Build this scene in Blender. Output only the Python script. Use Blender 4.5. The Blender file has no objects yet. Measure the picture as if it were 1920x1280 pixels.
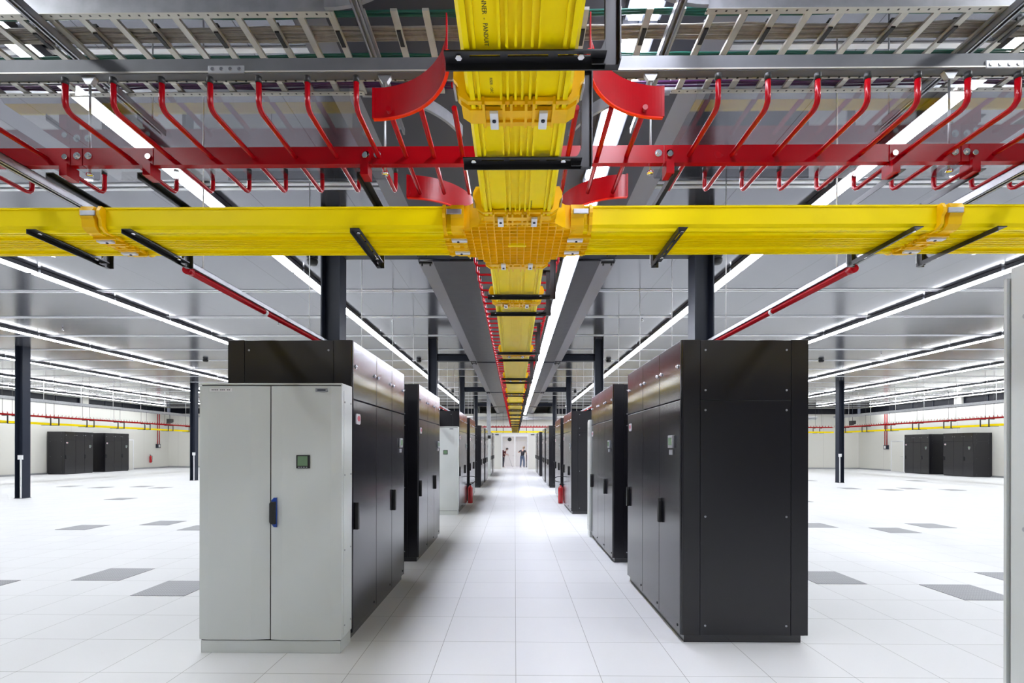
import bpy, math, random
from mathutils import Matrix, Vector, Euler
random.seed(7)
S = bpy.context.scene
COL = S.collection
PI = math.pi

# ------------------------------------------------------------------ camera, world, exposure
cam_d = bpy.data.cameras.new('camera')
cam = bpy.data.objects.new('camera', cam_d)
COL.objects.link(cam)
cam_d.sensor_width = 36.0
cam_d.lens = 921.0 / 1920 * 36
cam_d.shift_x = 5.0 / 1920
cam_d.shift_y = 199.0 / 1920
cam_d.clip_start = 0.05
cam_d.clip_end = 200
cam.matrix_world = Matrix.Translation((0, 0, 1.62)) @ Matrix.Rotation(0.0111, 4, 'Z') @ Matrix.Rotation(PI / 2, 4, 'X') @ Matrix.Rotation(0.0018, 4, 'Z')
S.camera = cam
w = bpy.data.worlds.new('world')
S.world = w
w.use_nodes = True
w.node_tree.nodes['Background'].inputs[0].default_value = (0.5, 0.55, 0.7, 1)
w.node_tree.nodes['Background'].inputs[1].default_value = 0.1
S.view_settings.view_transform = 'Standard'
S.view_settings.look = 'None'
S.view_settings.gamma = 1
S.view_settings.use_curve_mapping = False
S.view_settings.exposure = 1.58
LAMP = 13.0          # radiance of the ceiling light tubes
S.cycles.max_bounces = 10
S.cycles.transparent_max_bounces = 24
S.cycles.use_adaptive_sampling = True
S.cycles.sample_clamp_indirect = 8
S.cycles.caustics_reflective = False
S.cycles.caustics_refractive = False
try:
    S.cycles.use_denoising = True
except Exception:
    pass

# ------------------------------------------------------------------ materials
def nd(nt, t, **k):
    n = nt.nodes.new(t)
    for a, b in k.items():
        setattr(n, a, b)
    return n

def pm(name, col, rough=0.5, metal=0.0, var=0.06, scale=6.0, coat=0.0, bump=0.0, spec=0.5, rvar=0.05):
    """Principled material with procedural variation in tone and gloss."""
    m = bpy.data.materials.new(name)
    m.use_nodes = True
    nt = m.node_tree
    b = nt.nodes['Principled BSDF']
    tc = nd(nt, 'ShaderNodeTexCoord')
    no = nd(nt, 'ShaderNodeTexNoise')
    no.inputs['Scale'].default_value = scale
    no.inputs['Detail'].default_value = 3
    nt.links.new(tc.outputs['Object'], no.inputs['Vector'])
    mix = nd(nt, 'ShaderNodeMix', data_type='RGBA')
    mix.inputs[6].default_value = tuple(max(0, c * (1 - var)) for c in col[:3]) + (1,)
    mix.inputs[7].default_value = tuple(min(1, c * (1 + var)) for c in col[:3]) + (1,)
    nt.links.new(no.outputs['Fac'], mix.inputs[0])
    nt.links.new(mix.outputs[2], b.inputs['Base Color'])
    mr = nd(nt, 'ShaderNodeMapRange')
    mr.inputs[3].default_value = max(0, rough - rvar)
    mr.inputs[4].default_value = min(1, rough + rvar)
    nt.links.new(no.outputs['Fac'], mr.inputs[0])
    nt.links.new(mr.outputs[0], b.inputs['Roughness'])
    b.inputs['Metallic'].default_value = metal
    b.inputs['Coat Weight'].default_value = coat
    b.inputs['Specular IOR Level'].default_value = spec
    if bump:
        n2 = nd(nt, 'ShaderNodeTexNoise')
        n2.inputs['Scale'].default_value = 180
        nt.links.new(tc.outputs['Object'], n2.inputs['Vector'])
        bp = nd(nt, 'ShaderNodeBump')
        bp.inputs['Strength'].default_value = bump
        bp.inputs['Distance'].default_value = 0.002
        nt.links.new(n2.outputs['Fac'], bp.inputs['Height'])
        nt.links.new(bp.outputs[0], b.inputs['Normal'])
    return m

def emis(name, col, strength):
    m = bpy.data.materials.new(name)
    m.use_nodes = True
    nt = m.node_tree
    nt.nodes.remove(nt.nodes['Principled BSDF'])
    e = nd(nt, 'ShaderNodeEmission')
    e.inputs[0].default_value = tuple(col) + (1,)
    e.inputs[1].default_value = strength
    nt.links.new(e.outputs[0], nt.nodes['Material Output'].inputs[0])
    return m

def grid_mat(name, base, line, px, py, ox, oy, lw, rough, metal=0.0, coat=0.0, var=0.03, tilevar=0.0, spec=0.5, both=False):
    """Flat panels separated by thin joints: px / py are the pitches in x / y (0 = none)."""
    m = pm(name, base, rough, metal, var, 0.35, coat, spec=spec, rvar=0.03)
    nt = m.node_tree
    b = nt.nodes['Principled BSDF']
    src = b.inputs['Base Color'].links[0].from_socket
    tc = nd(nt, 'ShaderNodeTexCoord')
    sp = nd(nt, 'ShaderNodeSeparateXYZ')
    nt.links.new(tc.outputs['Object'], sp.inputs[0])
    masks = []
    cells = []
    for ax, p, o in ((0, px, ox), (1, py, oy)):
        if not p:
            continue
        a = nd(nt, 'ShaderNodeMath', operation='SUBTRACT'); a.inputs[1].default_value = o - lw / 2
        nt.links.new(sp.outputs[ax], a.inputs[0])
        d = nd(nt, 'ShaderNodeMath', operation='DIVIDE'); d.inputs[1].default_value = p
        nt.links.new(a.outputs[0], d.inputs[0])
        f = nd(nt, 'ShaderNodeMath', operation='FRACT')
        nt.links.new(d.outputs[0], f.inputs[0])
        fl = nd(nt, 'ShaderNodeMath', operation='FLOOR')
        nt.links.new(d.outputs[0], fl.inputs[0])
        cells.append(fl)
        lt = nd(nt, 'ShaderNodeMath', operation='LESS_THAN'); lt.inputs[1].default_value = lw / p
        nt.links.new(f.outputs[0], lt.inputs[0])
        masks.append(lt)
    mk = masks[0].outputs[0]
    if len(masks) == 2:
        mx = nd(nt, 'ShaderNodeMath', operation='MINIMUM' if both else 'MAXIMUM')
        nt.links.new(masks[0].outputs[0], mx.inputs[0]); nt.links.new(masks[1].outputs[0], mx.inputs[1])
        mk = mx.outputs[0]
    if tilevar and len(cells) == 2:
        cb = nd(nt, 'ShaderNodeCombineXYZ')
        nt.links.new(cells[0].outputs[0], cb.inputs[0]); nt.links.new(cells[1].outputs[0], cb.inputs[1])
        wn = nd(nt, 'ShaderNodeTexWhiteNoise')
        nt.links.new(cb.outputs[0], wn.inputs[0])
        mr = nd(nt, 'ShaderNodeMapRange'); mr.inputs[3].default_value = 1 - tilevar; mr.inputs[4].default_value = 1
        nt.links.new(wn.outputs[0], mr.inputs[0])
        mu = nd(nt, 'ShaderNodeMix', data_type='RGBA', blend_type='MULTIPLY'); mu.inputs[0].default_value = 1
        nt.links.new(src, mu.inputs[6]); nt.links.new(mr.outputs[0], mu.inputs[7])
        src = mu.outputs[2]
    mi = nd(nt, 'ShaderNodeMix', data_type='RGBA')
    mi.inputs[7].default_value = tuple(line) + (1,)
    nt.links.new(mk, mi.inputs[0]); nt.links.new(src, mi.inputs[6])
    nt.links.new(mi.outputs[2], b.inputs['Base Color'])
    return m

def clear_mat(name, tint, ior=1.45):
    m = bpy.data.materials.new(name)
    m.use_nodes = True
    nt = m.node_tree
    nt.nodes.remove(nt.nodes['Principled BSDF'])
    tr = nd(nt, 'ShaderNodeBsdfTransparent'); tr.inputs[0].default_value = tuple(tint) + (1,)
    gl = nd(nt, 'ShaderNodeBsdfGlossy'); gl.inputs['Roughness'].default_value = 0.01
    lw = nd(nt, 'ShaderNodeLayerWeight'); lw.inputs[0].default_value = 0.5
    pw = nd(nt, 'ShaderNodeMath', operation='POWER'); pw.inputs[1].default_value = 4.0
    nt.links.new(lw.outputs['Facing'], pw.inputs[0])
    fr = nd(nt, 'ShaderNodeMath', operation='MULTIPLY_ADD'); fr.inputs[1].default_value = 0.9; fr.inputs[2].default_value = 0.05
    nt.links.new(pw.outputs[0], fr.inputs[0])
    mx = nd(nt, 'ShaderNodeMixShader')
    nt.links.new(fr.outputs[0], mx.inputs[0]); nt.links.new(tr.outputs[0], mx.inputs[1]); nt.links.new(gl.outputs[0], mx.inputs[2])
    nt.links.new(mx.outputs[0], nt.nodes['Material Output'].inputs[0])
    return m

M = {}
M['floor'] = grid_mat('floor_tile_vinyl', (0.76, 0.765, 0.775), (0.30, 0.30, 0.29), 0.6, 0.6, 0.01, 0.5, 0.004, 0.50, tilevar=0.03, spec=0.28)
M['perf'] = grid_mat('perforated_grey_tile', (0.30, 0.31, 0.34), (0.12, 0.12, 0.13), 0.03, 0.03, 0, 0, 0.008, 0.4)
M['ceiling'] = grid_mat('ceiling_metal_panel', (0.235, 0.24, 0.27), (0.07, 0.07, 0.08), 1.2, 0, 0.3, 0, 0.008, 0.17, metal=0.72, var=0.05)
M['wall'] = grid_mat('white_wall_panel', (0.68, 0.67, 0.62), (0.42, 0.41, 0.39), 3.0, 3.0, 0.2, 0.2, 0.012, 0.45)
M['strip'] = pm('white_ceiling_strip', (0.85, 0.86, 0.88), 0.35)
M['dark_steel'] = pm('dark_blue_grey_steel', (0.020, 0.025, 0.040), 0.42, var=0.08, spec=0.25)
M['duct'] = pm('grey_duct_sheet', (0.06, 0.062, 0.078), 0.38, 0.0, var=0.06)
M['duct_edge'] = pm('light_grey_duct_flange', (0.25, 0.255, 0.29), 0.4)
M['black'] = pm('black_cabinet_paint', (0.006, 0.0055, 0.010), 0.17, var=0.05, scale=1.5, spec=0.75, coat=0.15, rvar=0.0)
M['black'].node_tree.nodes['Principled BSDF'].inputs['Coat Roughness'].default_value = 0.22
M['black_end'] = pm('black_end_panel_paint', (0.0065, 0.006, 0.009), 0.30, var=0.05, scale=1.5, spec=0.55, rvar=0.0)
M['seam'] = pm('seam_black', (0.006, 0.006, 0.007), 0.6)
M['bracket'] = pm('black_bracket_coat', (0.012, 0.012, 0.014), 0.3)
M['cap'] = pm('black_rubber', (0.01, 0.01, 0.01), 0.5)
M['grey'] = pm('light_grey_enamel', (0.63, 0.655, 0.635), 0.40, var=0.015, scale=1.0)
M['yellow'] = pm('yellow_plastic', (1.0, 0.77, 0.0), 0.40, var=0.01, scale=2, spec=0.12)
M['yellow2'] = pm('amber_yellow_moulding', (0.95, 0.55, 0.003), 0.38, var=0.04, scale=8, spec=0.25)
M['red'] = pm('red_enamel', (0.37, 0.001, 0.006), 0.25, var=0.05, spec=0.3)
M['redlip_lit'] = pm('red_enamel_lit', (0.85, 0.02, 0.003), 0.3, spec=0.3)  # same red enamel, with the light on the lip's underside painted into its colour
M['galv'] = pm('galvanised_steel', (0.44, 0.45, 0.47), 0.42, 0.8, var=0.25, scale=14)
M['rail'] = pm('support_rail_steel', (0.17, 0.175, 0.185), 0.55, 0.5, var=0.25, scale=8)
M['cream'] = grid_mat('perforated_galvanised_flange', (0.60, 0.59, 0.53), (0.06, 0.06, 0.055), 0.05, 0.032, 0.0, 0.014, 0.010, 0.4, metal=0.4, both=True)
M['rung'] = pm('cream_galvanised_rung', (0.56, 0.55, 0.50), 0.38, 0.5, var=0.2, scale=10)
M['white'] = pm('white_plastic', (0.8, 0.8, 0.8), 0.4)
M['chrome'] = pm('polished_steel', (0.8, 0.8, 0.82), 0.15, 1.0)
M['lamp_cool'] = emis('cool_lamp_tube_glow', (0.84, 0.87, 1.0), LAMP * 1.3)
M['lobby'] = emis('lobby_fill_glow', (0.95, 0.93, 1.0), 11.0)
M['lamp'] = emis('lamp_tube_glow', (0.93, 0.96, 1.0), LAMP)
M['housing'] = pm('lamp_housing_grey', (0.10, 0.105, 0.12), 0.5)
M['clear'] = clear_mat('clear_acrylic', (0.86, 0.86, 0.87))
M['clear2'] = clear_mat('door_glass', (0.93, 0.93, 0.96))
M['cable_grey'] = pm('grey_cable_jacket', (0.27, 0.25, 0.225), 0.5, var=0.3, scale=30)
M['cable_green'] = pm('green_cable_jacket', (0.006, 0.09, 0.065), 0.45)
M['cable_purple'] = pm('purple_cable_jacket', (0.07, 0.012, 0.09), 0.45)
M['cable_black'] = pm('black_cable_jacket', (0.02, 0.02, 0.022), 0.45)
M['glass_dark'] = pm('dark_window_glass', (0.012, 0.013, 0.02), 0.35, spec=0.15)
M['lcd'] = pm('green_lcd', (0.17, 0.27, 0.16), 0.25)
M['blue'] = pm('blue_plastic', (0.01, 0.06, 0.38), 0.35)
M['pink'] = pm('pink_badge_print', (0.60, 0.12, 0.17), 0.4)
M['badge'] = pm('white_badge', (0.72, 0.70, 0.73), 0.3)
M['ext'] = pm('extinguisher_red', (0.50, 0.01, 0.015), 0.2, coat=0.4)
M['ink'] = pm('black_ink', (0.04, 0.035, 0.01), 0.5)
M['skin'] = pm('skin', (0.55, 0.33, 0.24), 0.5)
M['hair_dark'] = pm('dark_hair', (0.03, 0.02, 0.015), 0.6)
M['hair_fair'] = pm('fair_hair', (0.36, 0.25, 0.13), 0.6)
M['shirt_maroon'] = pm('maroon_cloth', (0.13, 0.025, 0.03), 0.8)
M['shirt_black'] = pm('black_cloth', (0.018, 0.018, 0.025), 0.8)
M['jeans'] = pm('blue_denim', (0.10, 0.16, 0.26), 0.8, var=0.2)
M['trousers'] = pm('dark_navy_cloth', (0.035, 0.037, 0.055), 0.8)
M['label_grey'] = pm('engraved_label_grey', (0.30, 0.31, 0.33), 0.4)

# ------------------------------------------------------------------ mesh helpers
class MB:
    def __init__(s):
        s.v = []; s.f = []; s.mi = []; s.sm = []
    def add(s, vs, fs, mi=0, sm=False):
        o = len(s.v)
        s.v += [tuple(p) for p in vs]
        s.f += [[i + o for i in f] for f in fs]
        s.mi += [mi] * len(fs); s.sm += [sm] * len(fs)
        return s
    def box(s, x0, x1, y0, y1, z0, z1, mi=0):
        v = [(x0, y0, z0), (x1, y0, z0), (x1, y1, z0), (x0, y1, z0), (x0, y0, z1), (x1, y0, z1), (x1, y1, z1), (x0, y1, z1)]
        return s.add(v, [(0, 3, 2, 1), (4, 5, 6, 7), (0, 1, 5, 4), (1, 2, 6, 5), (2, 3, 7, 6), (3, 0, 4, 7)], mi)
    def prism(s, poly, axis, a0, a1, mi=0, sm=False):
        """poly: 2-D outline; axis x: (y,z) y: (x,z) z: (x,y)"""
        ar = sum(poly[i][0] * poly[(i + 1) % len(poly)][1] - poly[(i + 1) % len(poly)][0] * poly[i][1] for i in range(len(poly)))
        if ar < 0:
            poly = poly[::-1]
        def P(p, a):
            return {'x': (a, p[0], p[1]), 'y': (p[0], a, p[1]), 'z': (p[0], p[1], a)}[axis]
        n = len(poly)
        v = [P(p, a0) for p in poly] + [P(p, a1) for p in poly]
        side = [(i, (i + 1) % n, (i + 1) % n + n, i + n) for i in range(n)]
        caps = [tuple(range(n))[::-1], tuple(range(n, 2 * n))]
        if axis == 'y':
            side = [f[::-1] for f in side]; caps = [f[::-1] for f in caps]
        s.add(v, side, mi, sm)
        o = len(s.v) - 2 * n
        for c in caps:
            s.f.append([i + o for i in c]); s.mi.append(mi); s.sm.append(False)
        return s
    def tube(s, path, r, n=8, mi=0, closed=False, caps=True, radii=None):
        P = [Vector(p) for p in path]
        N = len(P)
        rings = []
        up = None
        for i in range(N):
            if closed:
                t = (P[(i + 1) % N] - P[i - 1]).normalized()
            else:
                t = (P[min(i + 1, N - 1)] - P[max(i - 1, 0)]).normalized()
            if up is None:
                a = Vector((0, 0, 1)) if abs(t.z) < 0.9 else Vector((1, 0, 0))
                up = (a - t * a.dot(t)).normalized()
            else:
                up = (up - t * up.dot(t)).normalized()
            b = t.cross(up)
            rr = radii[i] if radii else r
            rings.append([P[i] + up * (rr * math.cos(2 * PI * k / n)) + b * (rr * math.sin(2 * PI * k / n)) for k in range(n)])
        v = [p for R_ in rings for p in R_]
        f = []
        for i in range(N if closed else N - 1):
            j = (i + 1) % N
            for k in range(n):
                f.append((i * n + k, i * n + (k + 1) % n, j * n + (k + 1) % n, j * n + k))
        s.add(v, f, mi, True)
        if caps and not closed:
            o = len(s.v) - len(v)
            s.f.append([o + k for k in range(n)][::-1]); s.f.append([o + (N - 1) * n + k for k in range(n)])
            s.mi += [mi] * 2; s.sm += [False] * 2
        return s
    def cyl(s, p0, p1, r, n=12, mi=0):
        return s.tube([p0, p1], r, n, mi)
    def lathe(s, prof, n=16, c=(0, 0, 0), mi=0):
        v = []; f = []
        for (r, z) in prof:
            for k in range(n):
                v.append((c[0] + r * math.cos(2 * PI * k / n), c[1] + r * math.sin(2 * PI * k / n), c[2] + z))
        for i in range(len(prof) - 1):
            for k in range(n):
                f.append((i * n + k, i * n + (k + 1) % n, (i + 1) * n + (k + 1) % n, (i + 1) * n + k))
        return s.add(v, f, mi, True)
    def build(s, name, mats, parent=None, bevel=0.0, loc=None, rz=0.0):
        me = bpy.data.meshes.new(name)
        me.from_pydata(s.v, [], s.f)
        me.polygons.foreach_set('material_index', s.mi)
        me.polygons.foreach_set('use_smooth', s.sm)
        for m in (mats if isinstance(mats, (list, tuple)) else [mats]):
            me.materials.append(M[m] if isinstance(m, str) else m)
        me.validate()
        me.update()
        o = bpy.data.objects.new(name, me)
        COL.objects.link(o)
        if parent is not None:
            o.parent = parent
        if loc is not None:
            o.location = loc
        o.rotation_euler.z = rz
        if bevel:
            b = o.modifiers.new('bevel', 'BEVEL'); b.width = bevel; b.segments = 2; b.limit_method = 'ANGLE'
        return o

def tag(o, label=None, cat=None, group=None, kind=None):
    if label: o['label'] = label
    if cat: o['category'] = cat
    if group: o['group'] = group
    if kind: o['kind'] = kind
    return o

def thing(name, label, cat, loc=(0, 0, 0), rz=0.0, group=None, kind=None):
    o = bpy.data.objects.new(name, None)
    o.empty_display_size = 0.1
    COL.objects.link(o)
    o.location = loc; o.rotation_euler.z = rz
    return tag(o, label, cat, group, kind)

KIDS = {}
def copy_tree(o, parent=None):
    c = o.copy()
    COL.objects.link(c)
    if parent is not None:
        c.parent = parent
    for ch in list(o.children):
        copy_tree(ch, c)
    return c

def dup(root, loc, rz=0.0, label=None, group=None):
    c = copy_tree(root)
    c.location = loc; c.rotation_euler.z = rz
    if label: c['label'] = label
    if group: c['group'] = group
    return c

ORD = ('first second third fourth fifth sixth seventh eighth ninth tenth eleventh twelfth thirteenth fourteenth fifteenth sixteenth '
       'seventeenth eighteenth nineteenth twentieth twenty-first twenty-second twenty-third twenty-fourth twenty-fifth twenty-sixth '
       'twenty-seventh twenty-eighth twenty-ninth thirtieth').split()

def arc(cx, cy, r, a0, a1, n=10):
    return [(cx + r * math.cos(math.radians(a0 + (a1 - a0) * i / n)), cy + r * math.sin(math.radians(a0 + (a1 - a0) * i / n))) for i in range(n + 1)]

def rrect(x0, x1, y0, y1, r, n=4):
    return (arc(x1 - r, y1 - r, r, 0, 90, n) + arc(x0 + r, y1 - r, r, 90, 180, n) + arc(x0 + r, y0 + r, r, 180, 270, n) + arc(x1 - r, y0 + r, r, 270, 360, n))

# ------------------------------------------------------------------ room shell
XL, XR, YB, YE, ZC = -27.55, 26.95, -15.0, 38.8, 4.78
def struct(o):
    return tag(o, kind='structure')
struct(MB().box(XL - .2, XR + .2, YB - .2, YE + 4, -0.12, 0).build('floor', 'floor'))
struct(MB().box(XL - .2, XR + .2, YB - .2, YE + 4, ZC, ZC + 0.12).build('ceiling', 'ceiling'))

def wall_band(mb, axis, fixed0, fixed1, a0, a1, piers):
    """wall with a high strip of window openings between z 4.30 and 4.72, kept solid at the piers"""
    def B(p, q, z0, z1):
        if axis == 'y':
            mb.box(fixed0, fixed1, p, q, z0, z1)
        else:
            mb.box(p, q, fixed0, fixed1, z0, z1)
    B(a0, a1, 0, 4.28)
    B(a0, a1, 4.73, ZC)
    opens = []
    cur = a0
    for p in piers:
        B(p - .25, p + .25, 4.28, 4.73)
        if p - .25 > cur + .1:
            opens.append((cur, p - .25))
        cur = p + .25
    if cur < a1 - .1:
        opens.append((cur, a1))
    return opens
wn = [0]
def windows(axis, f0, opens, side, inward):
    for (a, b) in opens:
        wn[0] += 1
        t = thing('window_%d' % wn[0], None, None, (0, 0, 0), kind='structure')
        fm, gm = MB(), MB()
        n = max(1, round((b - a) / 1.55))
        def B(m, p, q, d0, d1, z0, z1):
            if axis == 'y':
                m.box(min(f0 + d0, f0 + d1), max(f0 + d0, f0 + d1), p, q, z0, z1)
            else:
                m.box(p, q, min(f0 + d0, f0 + d1), max(f0 + d0, f0 + d1), z0, z1)
        B(gm, a, b, inward * 0.02, inward * 0.035, 4.28, 4.73)
        for i in range(n + 1):
            c = a + (b - a) * i / n
            B(fm, max(a, c - .025), min(b, c + .025), inward * 0.035, inward * 0.07, 4.28, 4.73)
        B(fm, a, b, inward * 0.035, inward * 0.06, 4.28, 4.31)
        fm.build('window_frame', 'dark_steel', t)
        gm.build('window_pane', 'glass_dark', t)
mb = MB(); ops = wall_band(mb, 'y', XL - .2, XL, YB, YE, [6.9, 14.8, 22.7, 31.2]); struct(mb.build('wall_left', 'wall')); windows('y', XL - .2, ops, 'left', 1)
mb = MB(); ops = wall_band(mb, 'y', XR, XR + .2, YB, YE, [6.4, 14.3, 22.2, 30.2]); struct(mb.build('wall_right', 'wall')); windows('y', XR + .2, ops, 'right', -1)
mb = MB().box(XL - .2, XR + .2, YB - .2, YB, 0, ZC); struct(mb.build('wall_rear', 'wall'))
mb = MB(); ops = wall_band(mb, 'x', YE, YE + .2, XL, -3.0, [-19.0, -11.0]); ops2 = wall_band(mb, 'x', YE, YE + .2, 3.0, XR, [11.0, 19.0])
struct(mb.build('wall_end', 'wall')); windows('x', YE + .2, ops, 'end', -1); windows('x', YE + .2, ops2, 'end', -1)
# the shallow lobby that stands in front of the end wall and holds the glazed double door
YP = 36.95
DX0, DX1, DH = -1.02, 1.02, 2.62
mb = MB()
mb.box(-3.0, DX0, YP, YP + .15, 0, 4.2).box(DX1, 3.0, YP, YP + .15, 0, 4.2).box(DX0, DX1, YP, YP + .15, DH, 4.2)
mb.box(-3.0, -2.85, YP + .15, YE + 3.5, 0, ZC).box(2.85, 3.0, YP + .15, YE + 3.5, 0, ZC)
mb.box(-2.85, 2.85, YE + 3.35, YE + 3.5, 0, ZC).box(-2.85, 2.85, YP + .15, YE + 3.35, 2.9, 3.0)
struct(mb.build('wall_lobby', 'wall'))
t = thing('door_1', None, None, (0, YP, 0), kind='structure')
fm = MB().box(DX0, DX0 + .04, -.03, .12, 0, DH).box(DX1 - .04, DX1, -.03, .12, 0, DH).box(DX0 + .04, DX1 - .04, -.028, .118, DH - .07, DH - .001)
fm.build('door_frame', 'white', t)
for s in (-1, 1):
    a, b = (DX0 + .044, -.006) if s < 0 else (.006, DX1 - .044)
    lf = MB().box(a, a + .05, 0, .05, .02, DH - .08).box(b - .05, b, 0, .05, .02, DH - .08).box(a + .05, b - .05, .002, .048, .022, .14).box(a + .05, b - .05, .002, .048, DH - .16, DH - .082).build('door_leaf', 'white', t)
    MB().box(a + .05, b - .05, .02, .03, .14, DH - .16).build('door_pane', 'clear2', lf)
    xk = b - .04 if s < 0 else a + .04
    MB().cyl((xk, -.05, 1.02), (xk - s * -.0, 0, 1.02), .012).cyl((xk, -.05, 1.02), (xk + s * .11, -.05, 1.02), .01).build('door_handle', 'chrome', lf)
    xm = -1.34 if s < 0 else 1.34
for xm in (-1.34, 1.34):
    MB().box(xm - .14, xm + .14, -.05, 0, 2.56, 2.64).build('door_sign', 'dark_steel', t)
# unseen light panel added to brighten the lobby behind the door
t = thing('ceiling_light', 'unseen square light panel added to brighten the lobby behind the glazed double door', 'ceiling light', (0, 39.6, 2.86))
MB().box(-.6, .6, -.6, .6, 0, .04).build('housing', 'housing', t)
MB().box(-.56, .56, -.56, .56, -.012, 0).build('diffuser', 'lobby', t)
tag(MB().lathe([(0, -.02), (.13, -.02), (.15, 0), (0, 0)], 24).build('wall_disc', 'cap', loc=(-.39, YP - .02, 1.62 + .62)), 'round black disc on the glazed door above the stooping person', 'sign')
bpy.data.objects['wall_disc'].rotation_euler = (PI / 2, 0, 0)

# white double strips across the ceiling
for i in range(19):
    y = 1.95 + 1.98 * i
    m_ = MB().box(XL, XR, y - .075, y - .025, ZC - .012, ZC).box(XL, XR, y + .025, y + .075, ZC - .012, ZC)
    struct(m_.build('trim_%d' % (i + 1), 'strip'))
struct(MB().box(XL, XL + .02, YB, YE, 0, .1).build('baseboard_left', 'galv'))
struct(MB().box(XR - .02, XR, YB, YE, 0, .1).build('baseboard_right', 'galv'))
struct(MB().box(XL, -3.0, YE - .02, YE, 0, .1).box(3.0, XR, YE - .02, YE, 0, .1).build('baseboard_end', 'galv'))
# wall doors
def side_door(n, x, y0, y1, s):
    t = thing('door_%d' % n, None, None, (x, 0, 0), kind='structure')
    MB().box(min(0, s * .04), max(0, s * .04), y0 - .06, y1 + .06, 2.1, 2.16).box(min(0, s * .04), max(0, s * .04), y0 - .06, y0, 0, 2.1).box(min(0, s * .04), max(0, s * .04), y1, y1 + .06, 0, 2.1).build('door_frame', 'strip', t)
    lf = MB().box(min(0, s * .03), max(0, s * .03), y0 + .005, y1 - .005, .01, 2.095).build('door_leaf', 'wall', t)
    MB().cyl((s * .03, y0 + .08, 1.05), (s * .08, y0 + .08, 1.05), .012).cyl((s * .08, y0 + .08, 1.05), (s * .08, y0 + .2, 1.05), .01).build('door_handle', 'chrome', lf)
side_door(2, XL, 33.95, 35.1, 1)
side_door(3, XR, 34.3, 35.4, -1)

# ------------------------------------------------------------------ perforated floor tiles
pt = MB().box(0.003, .597, 0.003, .597, 0, .004).build('perforated_floor_tile', 'perf')
TL = [(-9.0, 9.5, 'beyond the grey cabinet row, farthest out of the middle three'), (-7.8, 10.1, ''), (-6.6, 9.5, ''), (-5.4, 5.9, ''), (-4.2, 5.3, ''), (-12.6, 14.9, ''), (-6.6, 5.3, ''), (-16.8, 19.1, ''), (-14.4, 19.1, ''), (-15.6, 19.7, ''), (-18.6, 19.7, ''),
      (3.6, 5.9, ''), (4.8, 5.3, ''), (6.0, 5.9, ''), (6.0, 10.1, ''), (7.2, 9.5, ''), (8.4, 10.1, ''), (8.4, 14.9, ''), (13.2, 19.7, ''), (14.4, 19.1, ''), (15.6, 19.7, ''), (16.8, 19.1, ''), (19.8, 24.5, ''), (14.4, 24.5, '')]
TLAB = ['left half, outermost of three tiles in the second band', 'left half, middle of three tiles in the second band', 'left half, half hidden by the grey cabinet in the second band',
        'left half, second nearest tile, clear of the cabinet', 'left half, nearest tile, touching the grey cabinet edge', 'left half, lone tile in the third band', 'left half, cut off by the picture edge',
        'left half, second from outside in the fourth band', 'left half, innermost in the fourth band', 'left half, third from outside in the fourth band', 'left half, outermost in the fourth band',
        'right half, partly behind the nearest black cabinet', 'right half, nearest tile, beside the grey cabinet edge', 'right half, corner behind the nearest grey cabinet', 'right half, behind the black cabinet in the second band',
        'right half, middle of three tiles in the second band', 'right half, outermost of three tiles in the second band', 'right half, sliver past the black cabinet in the third band', 'right half, innermost in the fourth band',
        'right half, second from inside in the fourth band', 'right half, third from inside in the fourth band', 'right half, outermost in the fourth band', 'right half, farthest tile near the wall cabinets', 'right half, farthest tile beside the column']
for i, (x, y, _) in enumerate(TL):
    o = pt if i == 0 else pt.copy()
    if i: COL.objects.link(o)
    o.location = (x + .01, y, 0)
    tag(o, 'dark perforated floor tile, ' + TLAB[i], 'floor tile', 'perforated floor tiles')

# ------------------------------------------------------------------ steel columns and beams
def h_section(mb, w, z0, z1):
    h = w / 2
    mb.box(-h, h, -h, -h + .018, z0, z1).box(-h, h, h - .018, h, z0, z1).box(-.008, .008, -h + .018, h - .018, z0, z1)
def column(x, y, label, conduit=0, rz=PI / 2):
    t = thing('steel_column', label, 'column', (x, y, 0), group='dark steel columns', kind='thing')
    c = MB(); h_section(c, .25, 0.015, ZC)
    o = c.build('shaft', 'dark_steel', t, rz=rz)
    MB().box(-.14, .14, -.14, .14, 0, .015).build('foot_plate', 'dark_steel', t)
    if conduit:
        c2 = MB().box(conduit * .09 - .016, conduit * .09 + .016, -.16, -.127, .015, 1.27)
        c2.build('white_conduit', 'white', t)
        MB().box(conduit * .09 - .06, conduit * .09 + .06, -.19, -.127, 1.22, 1.36).build('socket_box', 'white', t)
    return t
names = ['first', 'second', 'third', 'fourth']
CY = [6.5, 14.42, 22.3, 30.2]
for i, y in enumerate(CY):
    for s, nm in ((-1, 'left'), (1, 'right')):
        column(-2.41 if s < 0 else 2.45, y, 'dark steel column rising between black cooling units, %s along the %s row' % (names[i], nm), 0, PI / 2 if i % 2 == 0 else PI / 2)
column(-15.55, 15.35, 'dark steel column with white conduit in open floor, outermost on the left', 1)
column(-15.65, 23.8, 'dark steel column with white conduit beside the big grey cabinet', 1)
column(15.3, 23.3, 'dark steel column with white conduit in open floor on the right', -1)
for i, y in enumerate(CY):
    b = MB()
    b.box(-2.28, 2.32, y - .1, y + .1, 4.15, 4.17).box(-2.28, 2.32, y - .1, y + .1, 4.34, 4.36).box(-2.28, 2.32, y - .01, y + .01, 4.17, 4.34)
    tag(b.build('cross_beam', 'dark_steel'), 'dark steel cross beam over the aisle at the %s pair of columns' % names[i], 'beam', 'cross beams over the aisle', 'thing')

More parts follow.
